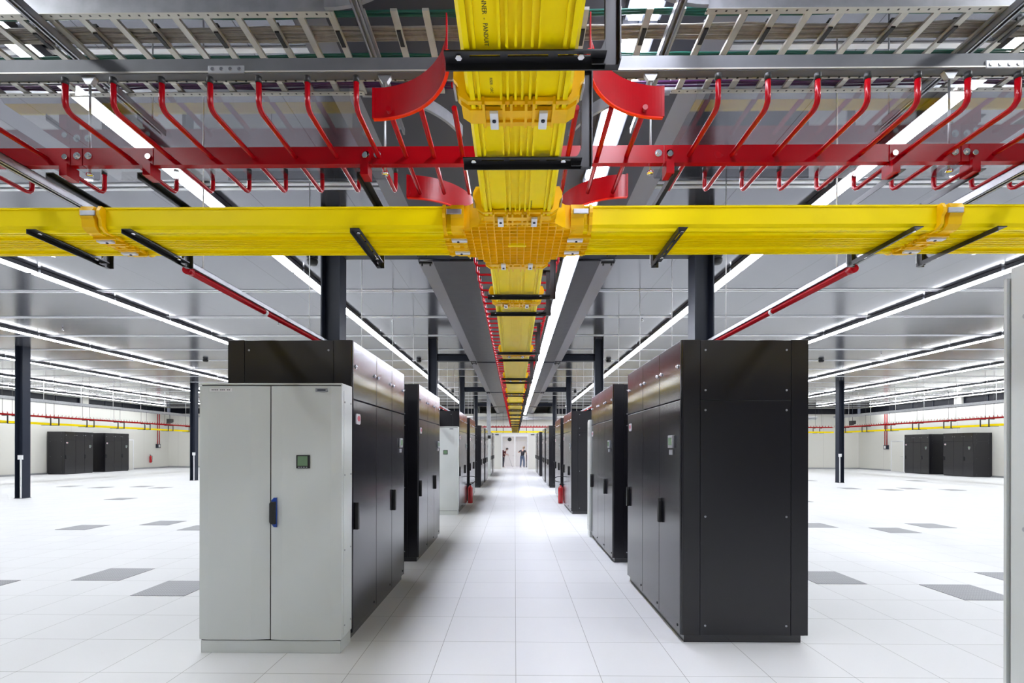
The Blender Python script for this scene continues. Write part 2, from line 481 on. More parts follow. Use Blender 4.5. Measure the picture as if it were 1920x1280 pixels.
# central duct: dark soffit with pale flanges, in sections between the beams
joints = [-1.4, 6.5, 14.42, 22.3, 30.2, 35.9]
for i in range(5):
    y0, y1 = joints[i] + .12, joints[i + 1] - .12
    if i == 4: y1 = 35.9
    t = thing('air_duct', '%s dark grey overhead duct section, counted from the camera' % ORD[i], 'air duct', (0.02, 0, 4.13), group='central overhead duct')
    MB().box(-1.13, 1.13, y0, y1, 0, .02).box(-1.13, -1.11, y0, y1, .02, .63).box(1.11, 1.13, y0, y1, .02, .63).build('duct_body', 'duct', t)
    for s in (-1, 1):
        m_ = MB().box(min(s * 1.13, s * 1.33), max(s * 1.13, s * 1.33), y0, y1, .0, .012).box(min(s * 1.318, s * 1.33), max(s * 1.318, s * 1.33), y0, y1, .012, .05)
        m_.build('side_flange', 'duct_edge', t)
        for yy in (y0 + .03, y1 - .03):
            MB().box(s * 1.23 - .09, s * 1.23 + .09, yy - .02, yy + .02, -.02, 0).cyl((s * 1.17, yy, -.05), (s * 1.17, yy, 0), .012).cyl((s * 1.28, yy, -.05), (s * 1.28, yy, 0), .012).build('clamp', 'bracket', t)

# ------------------------------------------------------------------ ceiling lights
def make_light():
    t = thing('ceiling_light', 'x', 'ceiling light')
    MB().box(-.10, .10, 0.0, 1.60, .004, .056).box(-.10, -.082, 0.0, 1.60, -.010, .004).box(.082, .10, 0.0, 1.60, -.010, .004).build('housing', 'housing', t)
    m_ = MB()
    for a, b in ((-.082, -.009), (.009, .082)):
        m_.box(a, b, .015, 1.585, -.024, .004)
    m_.build('twin_diffuser', 'lamp', t)
    m_ = MB().box(-.012, .012, 1.58, 1.67, .0, .03)
    m_.box(-.02, .02, 1.60, 1.65, .03, .065)
    m_.build('hanger', 'dark_steel', t)
    return t
proto_light = make_light()
first = [True]
def light(x, y, z, label, grp):
    o = proto_light if first[0] else copy_tree(proto_light)
    first[0] = False
    o.location = (x, y, z); o['label'] = label; o['group'] = grp
ROWX = [3.85, 8.55, 13.4, 17.8, 22.4, 26.3]
START = [-5, -3, 0, 3, 8, 13]
for s in (-1, 1):
    for r, x in enumerate(ROWX):
        n = int((35.0 - START[r]) / 1.65)
        for k in range(n + 1):
            y = 35.03 - k * 1.65 - 0.0
            if y < START[r] - 1: break
            light(s * x + (.03 if s < 0 else 0), y, 4.715, '%s twin-strip light from the end wall, %s row %s of the duct' % (ORD[k], ORD[r], 'left' if s < 0 else 'right'), 'ceiling lights, %s row %s of the duct' % (ORD[r], 'left' if s < 0 else 'right'))
for k in range(24):
    y = 34.2 - k * 1.65
    if y < -2: break
    if k == 0:
        cool = copy_tree(proto_light)
        for ch in cool.children:
            if ch.name.startswith('twin_diffuser'):
                ch.data = ch.data.copy(); ch.data.materials[0] = M['lamp_cool']
        o = cool
    else:
        o = copy_tree(cool)
    o.location = (.72, y, 4.06); o['label'] = '%s twin-strip light from the end wall, fixed under the dark duct' % ORD[k]; o['group'] = 'lights under the central duct'

# ------------------------------------------------------------------ smoke detectors and sprinklers
def detector(x, y, label):
    t = thing('smoke_detector', label, 'smoke detector', (x, y, ZC), group='black ceiling detectors')
    MB().lathe([(.0, -.1), (.07, -.1), (.09, -.06), (.09, -.02), (.0, -.02)], 16).build('sensor_head', 'cap', t)
    MB().lathe([(0, -.02), (.07, -.02), (.07, 0), (0, 0)], 16).build('mount', 'housing', t)
for i, (x, y) in enumerate([(-3.4, 8.2), (3.35, 8.2), (-3.45, 17.6), (3.35, 17.6), (-3.45, 27.3), (3.35, 27.3), (-11.1, 17.5), (10.9, 17.6)]):
    detector(x, y, ['black ceiling detector beside the nearest column on the left', 'black ceiling detector beside the nearest column on the right', 'black ceiling detector between the first and second columns, left', 'black ceiling detector between the first and second columns, right',
                    'black ceiling detector past the second column on the left', 'black ceiling detector past the second column on the right', 'black ceiling detector over the open floor on the left', 'black ceiling detector over the open floor on the right'][i])
def sprinkler(x, y, label):
    t = thing('sprinkler', label, 'sprinkler', (x, y, ZC), group='ceiling sprinklers')
    MB().cyl((0, 0, 0), (0, 0, -.05), .012).build('stem', 'chrome', t)
    MB().lathe([(0, -.07), (.03, -.07), (.03, -.065), (.008, -.05), (0, -.05)], 12).build('deflector', 'chrome', t)
for i, (x, y) in enumerate([(-6.0, 12.4), (-7.5, 7.9), (-12.0, 12.9), (5.9, 12.4), (7.3, 7.9), (-3.0, 12.0), (3.1, 12.0), (12.2, 16.5)]):
    sprinkler(x, y, ['small steel sprinkler above the grey cabinet', 'small steel sprinkler hidden edge over the yellow raceway, left', 'small steel sprinkler between the outer light rows, left', 'small steel sprinkler above the nearest black unit, right',
                     'small steel sprinkler just under the yellow raceway, right', 'small steel sprinkler above the second unit, left', 'small steel sprinkler above the second unit, right', 'small steel sprinkler between the outer light rows, right'][i])

# ------------------------------------------------------------------ black cooling cabinets
def make_unit():
    """front faces +x; base centre at origin; 1.05 deep, 1.95 wide, 2.52 high"""
    D, W, H = .525, .975, 2.52
    t = thing('cooling_unit', 'x', 'cooling unit')
    MB().box(-D + .02, D - .035, -W + .01, W - .01, .06, H).build('body', 'black_end', t, .004)
    MB().box(-D + .05, D - .03, -W + .02, W - .02, 0, .06).build('plinth', 'black', t)
    cuts = [-W + .0, -W + .72, -W + 1.33, W]
    for i in range(3):
        a, b = cuts[i] + (.004 if i else .03), cuts[i + 1] - (.004 if i < 2 else .03)
        for (z0, z1, nm) in ((.07, 2.02, 'door'), (2.03, H - .004, 'upper_panel')):
            p = MB().box(D - .034, D, a, b, z0, z1).build(nm, 'black', t, .003)
            if nm == 'upper_panel':
                for yy in (a + .06, b - .06):
                    k = MB().tube([(D, yy, 2.31), (D + .008, yy, 2.31)], .016, 12).tube([(D + .008, yy, 2.31), (D + .018, yy, 2.31)], .009, 6)
                    k.build('cam_lock', 'chrome', p)
            elif i == 0:
                MB().prism([(y_ + a + .12, z_ + 1.865) for y_, z_ in rrect(-.055, .055, -.045, .045, .02)], 'x', D, D + .006).build('badge', 'badge', p)
                MB().prism([(a + .125 + .036 * math.cos(k * PI / 8), 1.87 + .024 * math.sin(k * PI / 8)) for k in range(16)], 'x', D + .006, D + .008).build('badge_emblem', 'pink', p)
            if nm == 'door' and i in (0, 2):
                yy = a + .055
                h = MB().prism([(yy - .022, .92), (yy + .022, .92), (yy + .026, .98), (yy + .02, 1.12), (yy + .008, 1.15), (yy - .008, 1.15), (yy - .02, 1.12), (yy - .026, .98)], 'x', D, D + .03)
                h.build('handle', 'cap', p, .005)
            if nm == 'door' and i == 2:
                MB().box(D, D + .02, b - .27, b - .14, 1.62, 1.73).box(D, D + .012, b - .26, b - .17, 1.56, 1.605).build('display_housing', 'label_grey', p, .004)
                MB().box(D + .02, D + .022, b - .25, b - .16, 1.645, 1.71).build('display_screen', 'lcd', p)
            if nm == 'door':
                MB().tube([(D, b - .06, .12), (D + .004, b - .06, .12)], .012, 10).build('foot_bolt', 'cap', p)
    for s in (-1, 1):
        y0, y1 = (-W, -W + .012) if s < 0 else (W - .012, W)
        ep = MB().box(-D, -D + .14, y0, y1, .065, H).build('rear_post', 'black_end', t, .003)
        ep = MB().prism([(D, y0 + .0 if s > 0 else y1), (D, (y1 - .02) if s > 0 else (y0 + .02)), (D - .006, (y1 - .006) if s > 0 else (y0 + .006)), (D - .02, y1 if s > 0 else y0), (D - .155, y1 if s > 0 else y0), (D - .155, y0 if s > 0 else y1)], 'z', .065, H)
        ep.build('corner_post', 'black_end', t)
        # rounded front corner
        e = MB().prism([(D - .03, y1 if s > 0 else y0), (D - .005, (y1 if s > 0 else y0) - s * .005), (D, (y1 if s > 0 else y0) - s * .028), (D - .03, (y1 if s > 0 else y0) - s * .028)], 'z', .065, H)
        e.build('corner_trim', 'black', t)
        for (z0, z1) in ((.065, 2.015), (2.021, H - .006)):
            ep = MB().box(-D + .144, D - .159, y0, y1, z0, z1).build('end_panel', 'black_end', t, .002)
            yy = y1 if s > 0 else y0
            zs = [z0 + .08, z1 - .08] + ([1.05] if z1 < 2.1 else [])
            for zz in zs:
                for xx in (-D + .18, D - .2):
                    MB().tube([(xx, yy, zz), (xx, yy + s * .003, zz)], .009, 8).build('screw', 'label_grey', ep)
    return t
UY = [4.1, 6.95, 12.03, 14.87, 19.93, 22.78, 27.83, 30.68]
pu = make_unit()
ufirst = True
for s in (-1, 1):
    for i, y in enumerate(UY):
        o = pu if ufirst else copy_tree(pu)
        ufirst = False
        o.location = (-1.362 - .525 if s < 0 else 1.384 + .525, y + .975, 0)
        o.rotation_euler.z = 0 if s < 0 else PI
        extra = {(-1, 0): ', behind the big grey cabinet', (1, 0): ', nearest the camera', (-1, 2): ', behind a narrow grey cabinet', (1, 2): ', its end panel facing us'}.get((s, i), '')
        tag(o, 'tall black cooling unit, %s of eight %s of the aisle%s' % (ORD[i], 'left' if s < 0 else 'right', extra), None, 'black cooling units along the aisle')
for i, (x, y, rz, lab) in enumerate([(-26.4 - .525, 22.95, 0, 'black wall-side cooling unit cut off by the left picture edge'), (-26.42 - .525, 28.55, 0, 'nearer black unit of the pair by the left side wall'), (-26.42 - .525, 31.4, 0, 'farther black unit of the pair by the left side wall'),
                                     (25.86 + .525, 28.0, PI, 'nearer black unit of the pair by the right side wall'), (25.86 + .525, 30.95, PI, 'farther black unit of the pair by the right side wall')]):
    dup(pu, (x, y + .975, 0), rz, lab, 'black cooling units by the side walls')

# ------------------------------------------------------------------ grey distribution cabinets
def make_grey():
    """front faces -y, front of doors at y = 0; 1.12 wide, body 0.25 deep, 2.127 high"""
    t = thing('distribution_cabinet', 'x', 'electrical cabinet')
    W = .56
    MB().box(-W + .0, W, .028, .262, .105, 2.127).build('body', 'grey', t, .004)
    MB().box(-W + .008, W - .006, .012, .25, 0, .098).build('plinth', 'grey', t, .003)
    MB().box(-W + .01, W - .01, .02, .028, .1, 2.11).build('seal', 'seam', t)
    for s, (a, b) in ((-1, (-W - .002, -.006)), (1, (.006, W + .002))):
        prof = [(a, .02), (a, .010), (a + .075, 0.0), (b - .14, 0.0), (b, .016), (b, .02)] if s < 0 else [(a, .02), (a, .010), (a + .09, 0.0), (b - .08, 0.0), (b, .012), (b, .02)]
        d = MB().prism(prof, 'z', .108, 2.10).build('door', 'grey', t)
        if s > 0:
            h = MB().prism([(a + .012, 1.205), (a + .03, 1.225), (a + .052, 1.225), (a + .052, .995), (a + .03, .995), (a + .014, 1.02)], 'y', -.012, 0).build('handle_plate', 'blue', d)
            MB().prism([(a + .006, 1.18), (a + .014, 1.195), (a + .05, 1.195), (a + .05, 1.02), (a + .014, 1.02), (a + .006, 1.04)], 'y', -.038, -.012).build('handle_grip', 'cap', d, .004)
            MB().box(.212, .318, -.012, 0, 1.455, 1.56).build('meter', 'cap', d, .003)
            MB().box(.224, .302, -.014, -.012, 1.475, 1.55).build('meter_screen', 'lcd', d)
            m_ = MB()
            for k in range(4):
                m_.box(.228 + k * .02, .24 + k * .02, -.015, -.012, 1.46, 1.468)
            m_.build('meter_button', 'label_grey', d)
            MB().box(.36, .455, -.005, 0, 2.055, 2.082).build('maker_plate', 'label_grey', d)
            MB().box(.375, .44, -.006, -.005, 2.064, 2.073).build('maker_print', 'dark_steel', d)
        else:
            MB().box(-.475, -.30, -.005, .001, 2.057, 2.082).build('name_plate', 'white', d)
            m_ = MB()
            for k in range(11):
                if k in (4, 8): continue
                m_.box(-.458 + k * .0135, -.449 + k * .0135, -.006, -.005, 2.066, 2.073)
            m_.build('name_print', 'dark_steel', d)
    for s in (-1, 1):
        xa = s * W
        sp = MB().box(min(xa, xa + s * .003), max(xa, xa + s * .003), .06, .235, .13, 2.07).build('side_panel', 'grey', t)
        for zz in (1.98, 1.4, .8, .2):
            for yy in (.075, .22):
                MB().tube([(xa + s * .003, yy, zz), (xa + s * .008, yy, zz)], .007, 8).build('screw', 'galv', sp)
    for x in (-.3, .3):
        pass
    return t
pg = make_grey()
pg.location = (-1.922, 3.835, 0)
tag(pg, 'big light grey two-door electrical cabinet with blue handle, nearest on the left', None, 'light grey electrical cabinets')
dup(pg, (-1.925, 11.76, 0), 0, 'light grey cabinet with green meter in front of the third left unit')
dup(pg, (-1.925, 27.55, 0), 0, 'light grey cabinet far down the left row, a grey riser above it')
dup(pg, (1.915, 9.17, 0), PI, 'white edge of a grey cabinet behind the second right unit')
dup(pg, (1.953, 1.425, 0), PI, 'light grey cabinet edge cut off at the right picture border')
t = thing('cable_riser', 'grey vertical cable riser standing on the far left grey cabinet', 'cable riser', (-1.47, 27.68, 2.127))
MB().box(-.11, .11, -.05, .05, .18, 2.65).build('riser_body', 'galv', t, .004)
MB().box(-.1, .1, -.045, .045, 0, .18).build('black_socket', 'cap', t)

# ------------------------------------------------------------------ yellow raceway
ZY = 2.66
TCX, TCY = .01, 2.475
def race_profile():
    h, z1 = .155, .098
    out = [(-h, z1), (-h - .006, z1), (-h - .006, z1 - .008), (-h, z1 - .008), (-h, .012), (-h + .010, 0)]
    ribs = [(-.143, -.129), (-.120, -.112), (-.055, -.048), (-.036, -.029), (-.013, -.006), (.006, .013), (.029, .036), (.048, .055), (.112, .120), (.129, .143)]
    for a, b in ribs:
        out += [(a, 0), (a, -.014), (b, -.014), (b, 0)]
    out += [(h - .010, 0), (h, .012), (h, z1 - .008), (h + .006, z1 - .008), (h + .006, z1), (h, z1), (h - .004, z1), (h - .004, .014), (h - .012, .004), (-h + .012, .004), (-h + .004, .014), (-h + .004, z1)]
    return out
RP = race_profile()
def raceway(length, loc, rz, label, grp):
    o = MB().prism(RP, 'y', 0, length).build('cable_raceway', 'yellow', None, loc=loc, rz=rz)
    return tag(o, label, 'cable raceway', grp)
def make_coupler():
    t = thing('raceway_coupler', 'x', 'raceway coupler')
    L = .05
    o_, i_ = .178, .1565
    U = [(-o_, .095), (-o_ - .012, .07), (-o_ - .012, .05), (-o_, .035), (-o_ + .004, .0), (-o_ + .03, -.018), (-.1, -.018), (.1, -.018), (o_ - .03, -.018), (o_ - .004, 0), (o_, .035), (o_ + .012, .05), (o_ + .012, .07), (o_, .095),
         (i_, .095), (i_, .01), (i_ - .01, -.0065), (-i_ + .01, -.0065), (-i_, .01), (-i_, .095)]
    MB().prism(U, 'y', -.012, L).prism([(x * 1.02, z) for x, z in U[:14]] + U[14:], 'y', -.05, -.035).build('shell', 'yellow2', t)
    m_ = MB()
    for x in (-.105, -.045, -.022, .022, .045, .105):
        m_.box(x - .004, x + .004, -.055, L + .003, -.03, -.0066)
    m_.box(-.105, .105, L - .018, L, -.026, -.0066).box(-.045, .045, -.02, .01, -.026, -.0066)
    m_.build('rib', 'yellow2', t)
    for x in (-.075, .075):
        c = MB().box(x - .013, x + .013, -.02, L + .006, -.034, -.024).build('clip', 'white', t, .002)
        MB().tube([(x, .012, -.034), (x, .012, -.038)], .006, 8).build('clip_screw', 'dark_steel', c)
    for s in (-1, 1):
        xx = s * (o_ + .012)
        MB().box(min(xx, xx + s * .008), max(xx, xx + s * .008), -.03, .04, .045, .068).build('side_clip', 'galv', t, .002)
    return t
pc = make_coupler()
cfirst = [True]
def coupler(loc, rz, label, grp='raceway couplers'):
    o = pc if cfirst[0] else copy_tree(pc)
    cfirst[0] = False
    o.location = loc; o.rotation_euler.z = rz; o['label'] = label; o['group'] = grp

# grid-bottomed cross fitting
t = thing('raceway_cross_fitting', 'amber yellow four-way raceway fitting with gridded underside', 'raceway fitting', (TCX, TCY, ZY))
a, b, c = .16, .255, .225
plus = [(a, -b - .02), (a + .01, -c), (c, -a - .01), (b + .02, -a), (b + .02, a), (c, a + .01), (a + .01, c), (a, b + .02), (-a, b + .02), (-a - .01, c), (-c, a + .01), (-b - .02, a), (-b - .02, -a), (-c, -a - .01), (-a - .01, -c), (-a, -b - .02)]
MB().prism(plus, 'z', -.012, 0).build('bottom_plate', 'yellow2', t)
m_ = MB()
for k in range(-7, 8):
    x = k * .036
    e = .262 if abs(x) < a - .01 else .17 + max(0, (.225 - abs(x))) * .9
    e = min(e, .262)
    m_.box(x - .0018, x + .0018, -e, e, -.024, -.012)
    m_.box(-e, e, x - .0018, x + .0018, -.024, -.012)
m_.build('grid_ribs', 'yellow2', t)
MB().box(-.045, .045, -.010, .010, -.026, -.012).build('name_bar', 'yellow', t)
for (p, q) in zip(plus, plus[1:] + plus[:1]):
    if (abs(p[0] - q[0]) > .25) or (abs(p[1] - q[1]) > .25):
        continue
    P, Q = Vector(p), Vector(q)
    n = Vector((-(Q - P).y, (Q - P).x)).normalized() * -.004
    MB().add([(P.x, P.y, 0), (Q.x, Q.y, 0), (Q.x, Q.y, .098), (P.x, P.y, .098), (P.x - n.x, P.y - n.y, 0), (Q.x - n.x, Q.y - n.y, 0), (Q.x - n.x, Q.y - n.y, .098), (P.x - n.x, P.y - n.y, .098)],
           [(0, 1, 2, 3), (7, 6, 5, 4), (3, 2, 6, 7), (0, 4, 5, 1), (0, 3, 7, 4), (1, 5, 6, 2)]).build('side_wall', 'yellow2', t)

for (dx, dy, rz, nm) in ((0, -.29, 0, 'near side'), (0, .29, PI, 'far side'), (-.30, 0, -PI / 2, 'left side'), (.30, 0, PI / 2, 'right side')):
    coupler((TCX + dx, TCY + dy, ZY), rz, 'amber coupler with clips on the %s of the gridded cross fitting' % nm)
# raceway runs
joinY = [1.50, 3.50, 5.47, 7.44, 9.41, 11.38, 13.35, 15.32, 17.29, 19.26, 21.23, 23.2, 25.17, 27.14, 29.11, 31.08, 33.05]
raceway(1.50 + .47, (TCX, -.47, ZY), 0, 'ribbed yellow raceway section overhead, nearest the camera, printed with lettering', 'yellow raceway along the aisle')
s1 = raceway(TCY - .29 - 1.5, (TCX, 1.5, ZY), 0, 'short ribbed yellow raceway section just before the cross fitting', 'yellow raceway along the aisle')
s2 = raceway(3.5 - TCY - .29, (TCX, TCY + .29, ZY), 0, 'short ribbed yellow raceway section just past the cross fitting', 'yellow raceway along the aisle')
for i in range(1, len(joinY) - 1):
    raceway(joinY[i + 1] - joinY[i] - .002, (TCX, joinY[i], ZY), 0, '%s full-length yellow raceway section beyond the cross fitting' % ORD[i - 1], 'yellow raceway along the aisle')
for i, y in enumerate(joinY):
    coupler((TCX, y, ZY), 0, 'yellow coupler nearest the camera' if i == 0 else '%s yellow coupler beyond the cross fitting' % ORD[i - 1])
for s in (-1, 1):
    nm = 'left' if s < 0 else 'right'
    raceway(1.71, (TCX + s * .30, TCY, ZY), -s * PI / 2, 'yellow raceway section crossing overhead, just %s of the cross fitting' % nm, 'yellow raceway across the aisle')
    raceway(2.0, (TCX + s * 2.012, TCY, ZY), -s * PI / 2, 'yellow raceway section running off the %s picture edge' % nm, 'yellow raceway across the aisle')
    coupler((TCX + s * 2.01, TCY, ZY), -s * PI / 2, 'yellow coupler on the crossing raceway at the %s' % nm)

def printing(text, parent, x, y, size, flip=False):
    cu = bpy.data.curves.new('printing', 'FONT')
    cu.body = text; cu.size = size; cu.extrude = 0.0002; cu.resolution_u = 3
    cu.materials.append(M['ink'])
    tmp = bpy.data.objects.new('tmp_print', cu)
    COL.objects.link(tmp)
    me = bpy.data.meshes.new_from_object(tmp.evaluated_get(bpy.context.evaluated_depsgraph_get()))
    bpy.data.objects.remove(tmp)
    me.name = 'printing'
    o = bpy.data.objects.new('printing', me)
    COL.objects.link(o)
    o.parent = parent
    sgn = -1 if flip else 1
    # local x runs along +y, local y along +x, facing down
    o.matrix_local = Matrix(((0, sgn, 0, x), (sgn, 0, 0, y), (0, 0, -1, -.0004), (0, 0, 0, 1)))
    return o
race = [o for o in COL.objects if o.name.startswith('cable_raceway')]
near_sec = race[0]
bpy.context.view_layer.update()
po = printing('FIBERRUNNER  -  PANDUIT', near_sec, -.090, 1.50, .0165)
po.location.y = 1.272 + .47 - max(v.co.x for v in po.data.vertices)
printing('RISER - OFC', near_sec, -.083, 1.38 + .47, .0115)
printing('PANDUIT', s1, .062, .64, .018, True)

# ------------------------------------------------------------------ black hanging brackets
def make_bracket():
    t = thing('tray_bracket', 'x', 'bracket')
    z0 = -.022
    b = MB()
    # slotted horizontal leg under the raceway
    b.box(-.195, .225, -.024, -.012, z0, z0 + .004).box(-.195, .225, -.005, .02, z0, z0 + .004)
    xs = [(-.195, -.135), (-.05, -.012), (.07 - .012, .10 - .0), (.185, .225)]
    xs = [(-.195, -.130), (-.050, -.030), (.075, .100), (.185, .225)]
    for p, q in xs:
        b.box(p, q, -.012, -.005, z0, z0 + .004)
    # hanging lip
    b.box(-.195, .25, .016, .02, z0 - .018, z0)
    b.build('cross_bar', 'bracket', t)
    MB().box(.225, .262, .0, .02, z0 - .018, .30).box(.258, .262, -.02, .0, z0 - .018, .30).build('post', 'bracket', t)
    MB().prism([(.19, z0 - .014), (.225, z0 - .014), (.225, .03), (.215, .005), (.19, z0 + .0)], 'y', .001, .005).build('gusset', 'bracket', t)
    MB().box(-.1, .262, -.018, .02, .296, .30).box(-.1, .262, .016, .02, .27, .296).build('top_arm', 'bracket', t)
    MB().tube([(.255, .026, z0), (.255, .026, .28)], .004, 8).build('threaded_rod', 'chrome', t)
    for x in (-.158, .16):
        MB().tube([(x, -.008, z0), (x, -.008, z0 - .006)], .009, 6).build('bolt', 'chrome', t)
    return t
pb = make_bracket()
bfirst = [True]
def bracket(loc, rz, label, grp='black brackets under the raceways'):
    o = pb if bfirst[0] else copy_tree(pb)
    bfirst[0] = False
    o.location = loc; o.rotation_euler.z = rz; o['label'] = label; o['group'] = grp
bracket((TCX, 1.285, ZY), 0, 'black slotted bracket under the yellow raceway, closest overhead')
bracket((TCX, 1.75, ZY), 0, 'black slotted bracket between the near coupler and the cross fitting')
bi = 0
for y in joinY[1:]:
    for d in ((-.2, .22) if y < 33 else (-.2,)):
        bracket((TCX, y + d, ZY), 0, '%s black bracket beyond the cross fitting under the aisle raceway' % ORD[bi] if bi < 30 else 'farthest black bracket under the aisle raceway')
        bi += 1
for x, lab in ((-2.275, 'outermost black bracket on the left crossing raceway'), (-1.825, 'second black bracket from the left on the crossing raceway'), (-.75, 'black bracket just left of the cross fitting'),
               (.775, 'black bracket just right of the cross fitting'), (1.855, 'second black bracket from the right on the crossing raceway'), (2.235, 'outermost black bracket on the right crossing raceway')):
    bracket((x, TCY, ZY), PI / 2, lab)

# ------------------------------------------------------------------ red wire trays
ZR = 3.035
def rung_path(x, y0, y1, zt, r=.035, up0=True, up1=True):
    p = []
    if up0:
        p += [(x, y0, zt)] + [(x, y0 + r - r * math.cos(math.radians(a_)), ZR + r - r * math.sin(math.radians(a_))) for a_ in (0, 30, 60, 90)]
    else:
        p += [(x, y0, ZR)]
    if up1:
        p += [(x, y1 - r + r * math.sin(math.radians(a_)), ZR + r - r * math.cos(math.radians(a_))) for a_ in (0, 30, 60, 90)] + [(x, y1, zt)]
    else:
        p += [(x, y1, ZR)]
    return p
def red_tray(x0, x1, xs, label, up=True, grp='red wire trays'):
    """built along x with its rungs across y from -.435 to +.265 of the raceway line; placed by caller"""
    t = thing('red_wire_tray', label, 'cable tray', group=grp)
    MB().box(x0, x1, -.09, -.058, 3.0, 3.085).build('spine', 'red', t)
    for x in xs:
        rg = MB().tube(rung_path(x, -.43, .25, 3.15, up0=up, up1=up), .0115, 10).build('rung', 'red', t)
        if up:
            for yy in (-.43, .25):
                MB().tube([(x, yy, 3.142), (x, yy, 3.168)], .0132, 10).build('end_cap', 'cap', rg)
    return t
def drop_block(t, x):
    MB().box(x - .02, x + .018, -.11, -.04, 2.94, 3.0).box(x - .02, x + .018, -.094, -.09, 2.97, 3.08).build('drop_bracket', 'red', t)
    MB().tube([(x, -.10, 3.035), (x, -.105, 3.035)], .013, 10).build('bolt', 'chrome', t)
def washers(t, x):
    for dx in (-.028, .028):
        m_ = MB().tube([(x + dx, -.09, 3.045), (x + dx, -.094, 3.045)], .017, 16).tube([(x + dx, -.094, 3.045), (x + dx, -.102, 3.045)], .009, 6)
        m_.build('washer', 'chrome', t)
for s in (-1, 1):
    nm = 'left' if s < 0 else 'right'
    xs = [s * (.665 + .2048 * k) if s < 0 else (.84 + .2048 * k) for k in range(7)]
    a, b = (-2.12, -.70) if s < 0 else (.72, 2.14)
    xs = [x for x in xs if a < x - .0 < b or abs(x - b) < .06]
    t = red_tray(a, b, xs, 'red wire tray with black-capped rungs, %s of the crossing' % nm)
    t.location = (0, TCY, 0)
    for x in ((-1.79, -.73) if s < 0 else (.745, 1.82)): drop_block(t, x)
    washers(t, -2.12 if s < 0 else 2.14); washers(t, -.70 if s < 0 else .72)
    a, b = (-4.2, -2.125) if s < 0 else (2.145, 4.2)
    xs = [s * (2.30 + .2048 * k) for k in range(9)]
    t = red_tray(a, b, xs, 'red wire tray running off the %s picture edge' % nm)
    t.location = (0, TCY, 0)
    drop_block(t, s * 2.2)
# crossing with four curved guide plates
t = red_tray(-.698, .718, [-.53, -.395, -.255, .255, .40, .54], 'red wire tray crossing with four curved guide plates', up=False)
t.location = (0, TCY, 0)
MB().box(-.075, -.045, -.43 - .36, -.09, 3.0, 3.085).box(-.075, -.045, -.058, .60, 3.0, 3.085).build('aisle_spine', 'red', t)
for (sx, sy) in ((-1, -1), (1, -1), (-1, 1), (1, 1)):
    cx = sx * .60 + (.02 if sx > 0 else 0)
    cy = (-.40 - .36) if sy < 0 else (.25 + .37)
    r = .36
    a0, a1 = (90, 0) if (sx < 0 and sy < 0) else (90, 180) if (sx > 0 and sy < 0) else (-90, 0) if sx < 0 else (-90, -180)
    outer = arc(cx, cy, r, a0, a1, 36); inner = arc(cx, cy, r - .004, a0, a1, 36)
    if sy > 0: pass
    p = MB().prism(outer + inner[::-1], 'z', 3.012, 3.14, sm=False).build('curved_plate', 'red', t)
    lip = arc(cx, cy, r + .008, a0, a1, 36)
    MB().prism(lip + inner[::-1], 'z', 3.006, 3.012).build('lower_lip', 'redlip_lit', p)
    ex, ey = outer[0]
    MB().box(ex - .006, ex + .006, ey - .006, ey + .006, 3.012, 3.14).build('end_fold', 'red', p)
for yy in (-.56, -.70, .42, .56):
    MB().tube([(-.25, yy, ZR), (.27, yy, ZR)], .0095, 8).build('rung', 'red', t)
# trays along the aisle
def aisle_tray(n, pitch, L):
    t = thing('red_wire_tray', 'x', 'cable tray')
    MB().box(-.09, -.058, 0, L, 3.0, 3.085).build('spine', 'red', t)
    for k in range(n):
        y = .1 + k * pitch
        p = [(q[1], y, q[2]) for q in rung_path(0, -.325, .325, 3.15)]
        rg = MB().tube(p, .0095, 6).build('rung', 'red', t)
        for xx in (-.325, .325):
            MB().tube([(xx, y, 3.142), (xx, y, 3.168)], .0112, 6).build('end_cap', 'cap', rg)
    return t
pa = aisle_tray(10, .2, 1.97)
pa.location = (TCX, 3.12, 0); pa['label'] = 'red wire tray over the aisle raceway, first beyond the crossing'; pa['group'] = 'red wire trays over the aisle'
for k in range(1, 15):
    dup(pa, (TCX, 3.12 + k * 1.975, 0), 0, 'red wire tray over the aisle raceway, %s beyond the crossing' % ORD[k], 'red wire trays over the aisle')
dup(pa, (TCX, -.40, 0), 0, 'red wire tray over the aisle raceway, nearest overhead', 'red wire trays over the aisle')
# clear liners inside the cross trays
def liner(x0, x1, label):
    t = thing('tray_liner', label, 'tray liner', (0, TCY, 0), group='clear tray liners')
    z0 = ZR + .088
    prof = [(-.416, 3.15), (-.416, z0 - .012), (-.376, z0 - .038 - .0), (.196, z0 - .038), (.236, z0 - .012), (.236, 3.15)]
    z0 = 3.0875
    prof = [(-.415, 3.15), (-.415, z0 + .02), (-.395, z0), (.215, z0), (.235, z0 + .02), (.235, 3.15)]
    inner = [(-.412, 3.15), (-.412, z0 + .022), (-.394, z0 + .003), (.214, z0 + .003), (.232, z0 + .022), (.232, 3.15)]
    MB().prism(prof + inner[::-1], 'x', x0, x1).build('clear_sheet', 'clear', t)
    return t
liner(-2.19, -.70, 'clear acrylic liner lying in the left red wire tray')
liner(.76, 2.33, 'clear acrylic liner lying in the right red wire tray')
liner(-4.2, -2.31, 'clear acrylic liner in the tray at the left picture edge')
liner(2.36, 4.2, 'clear acrylic liner in the tray at the right picture edge')

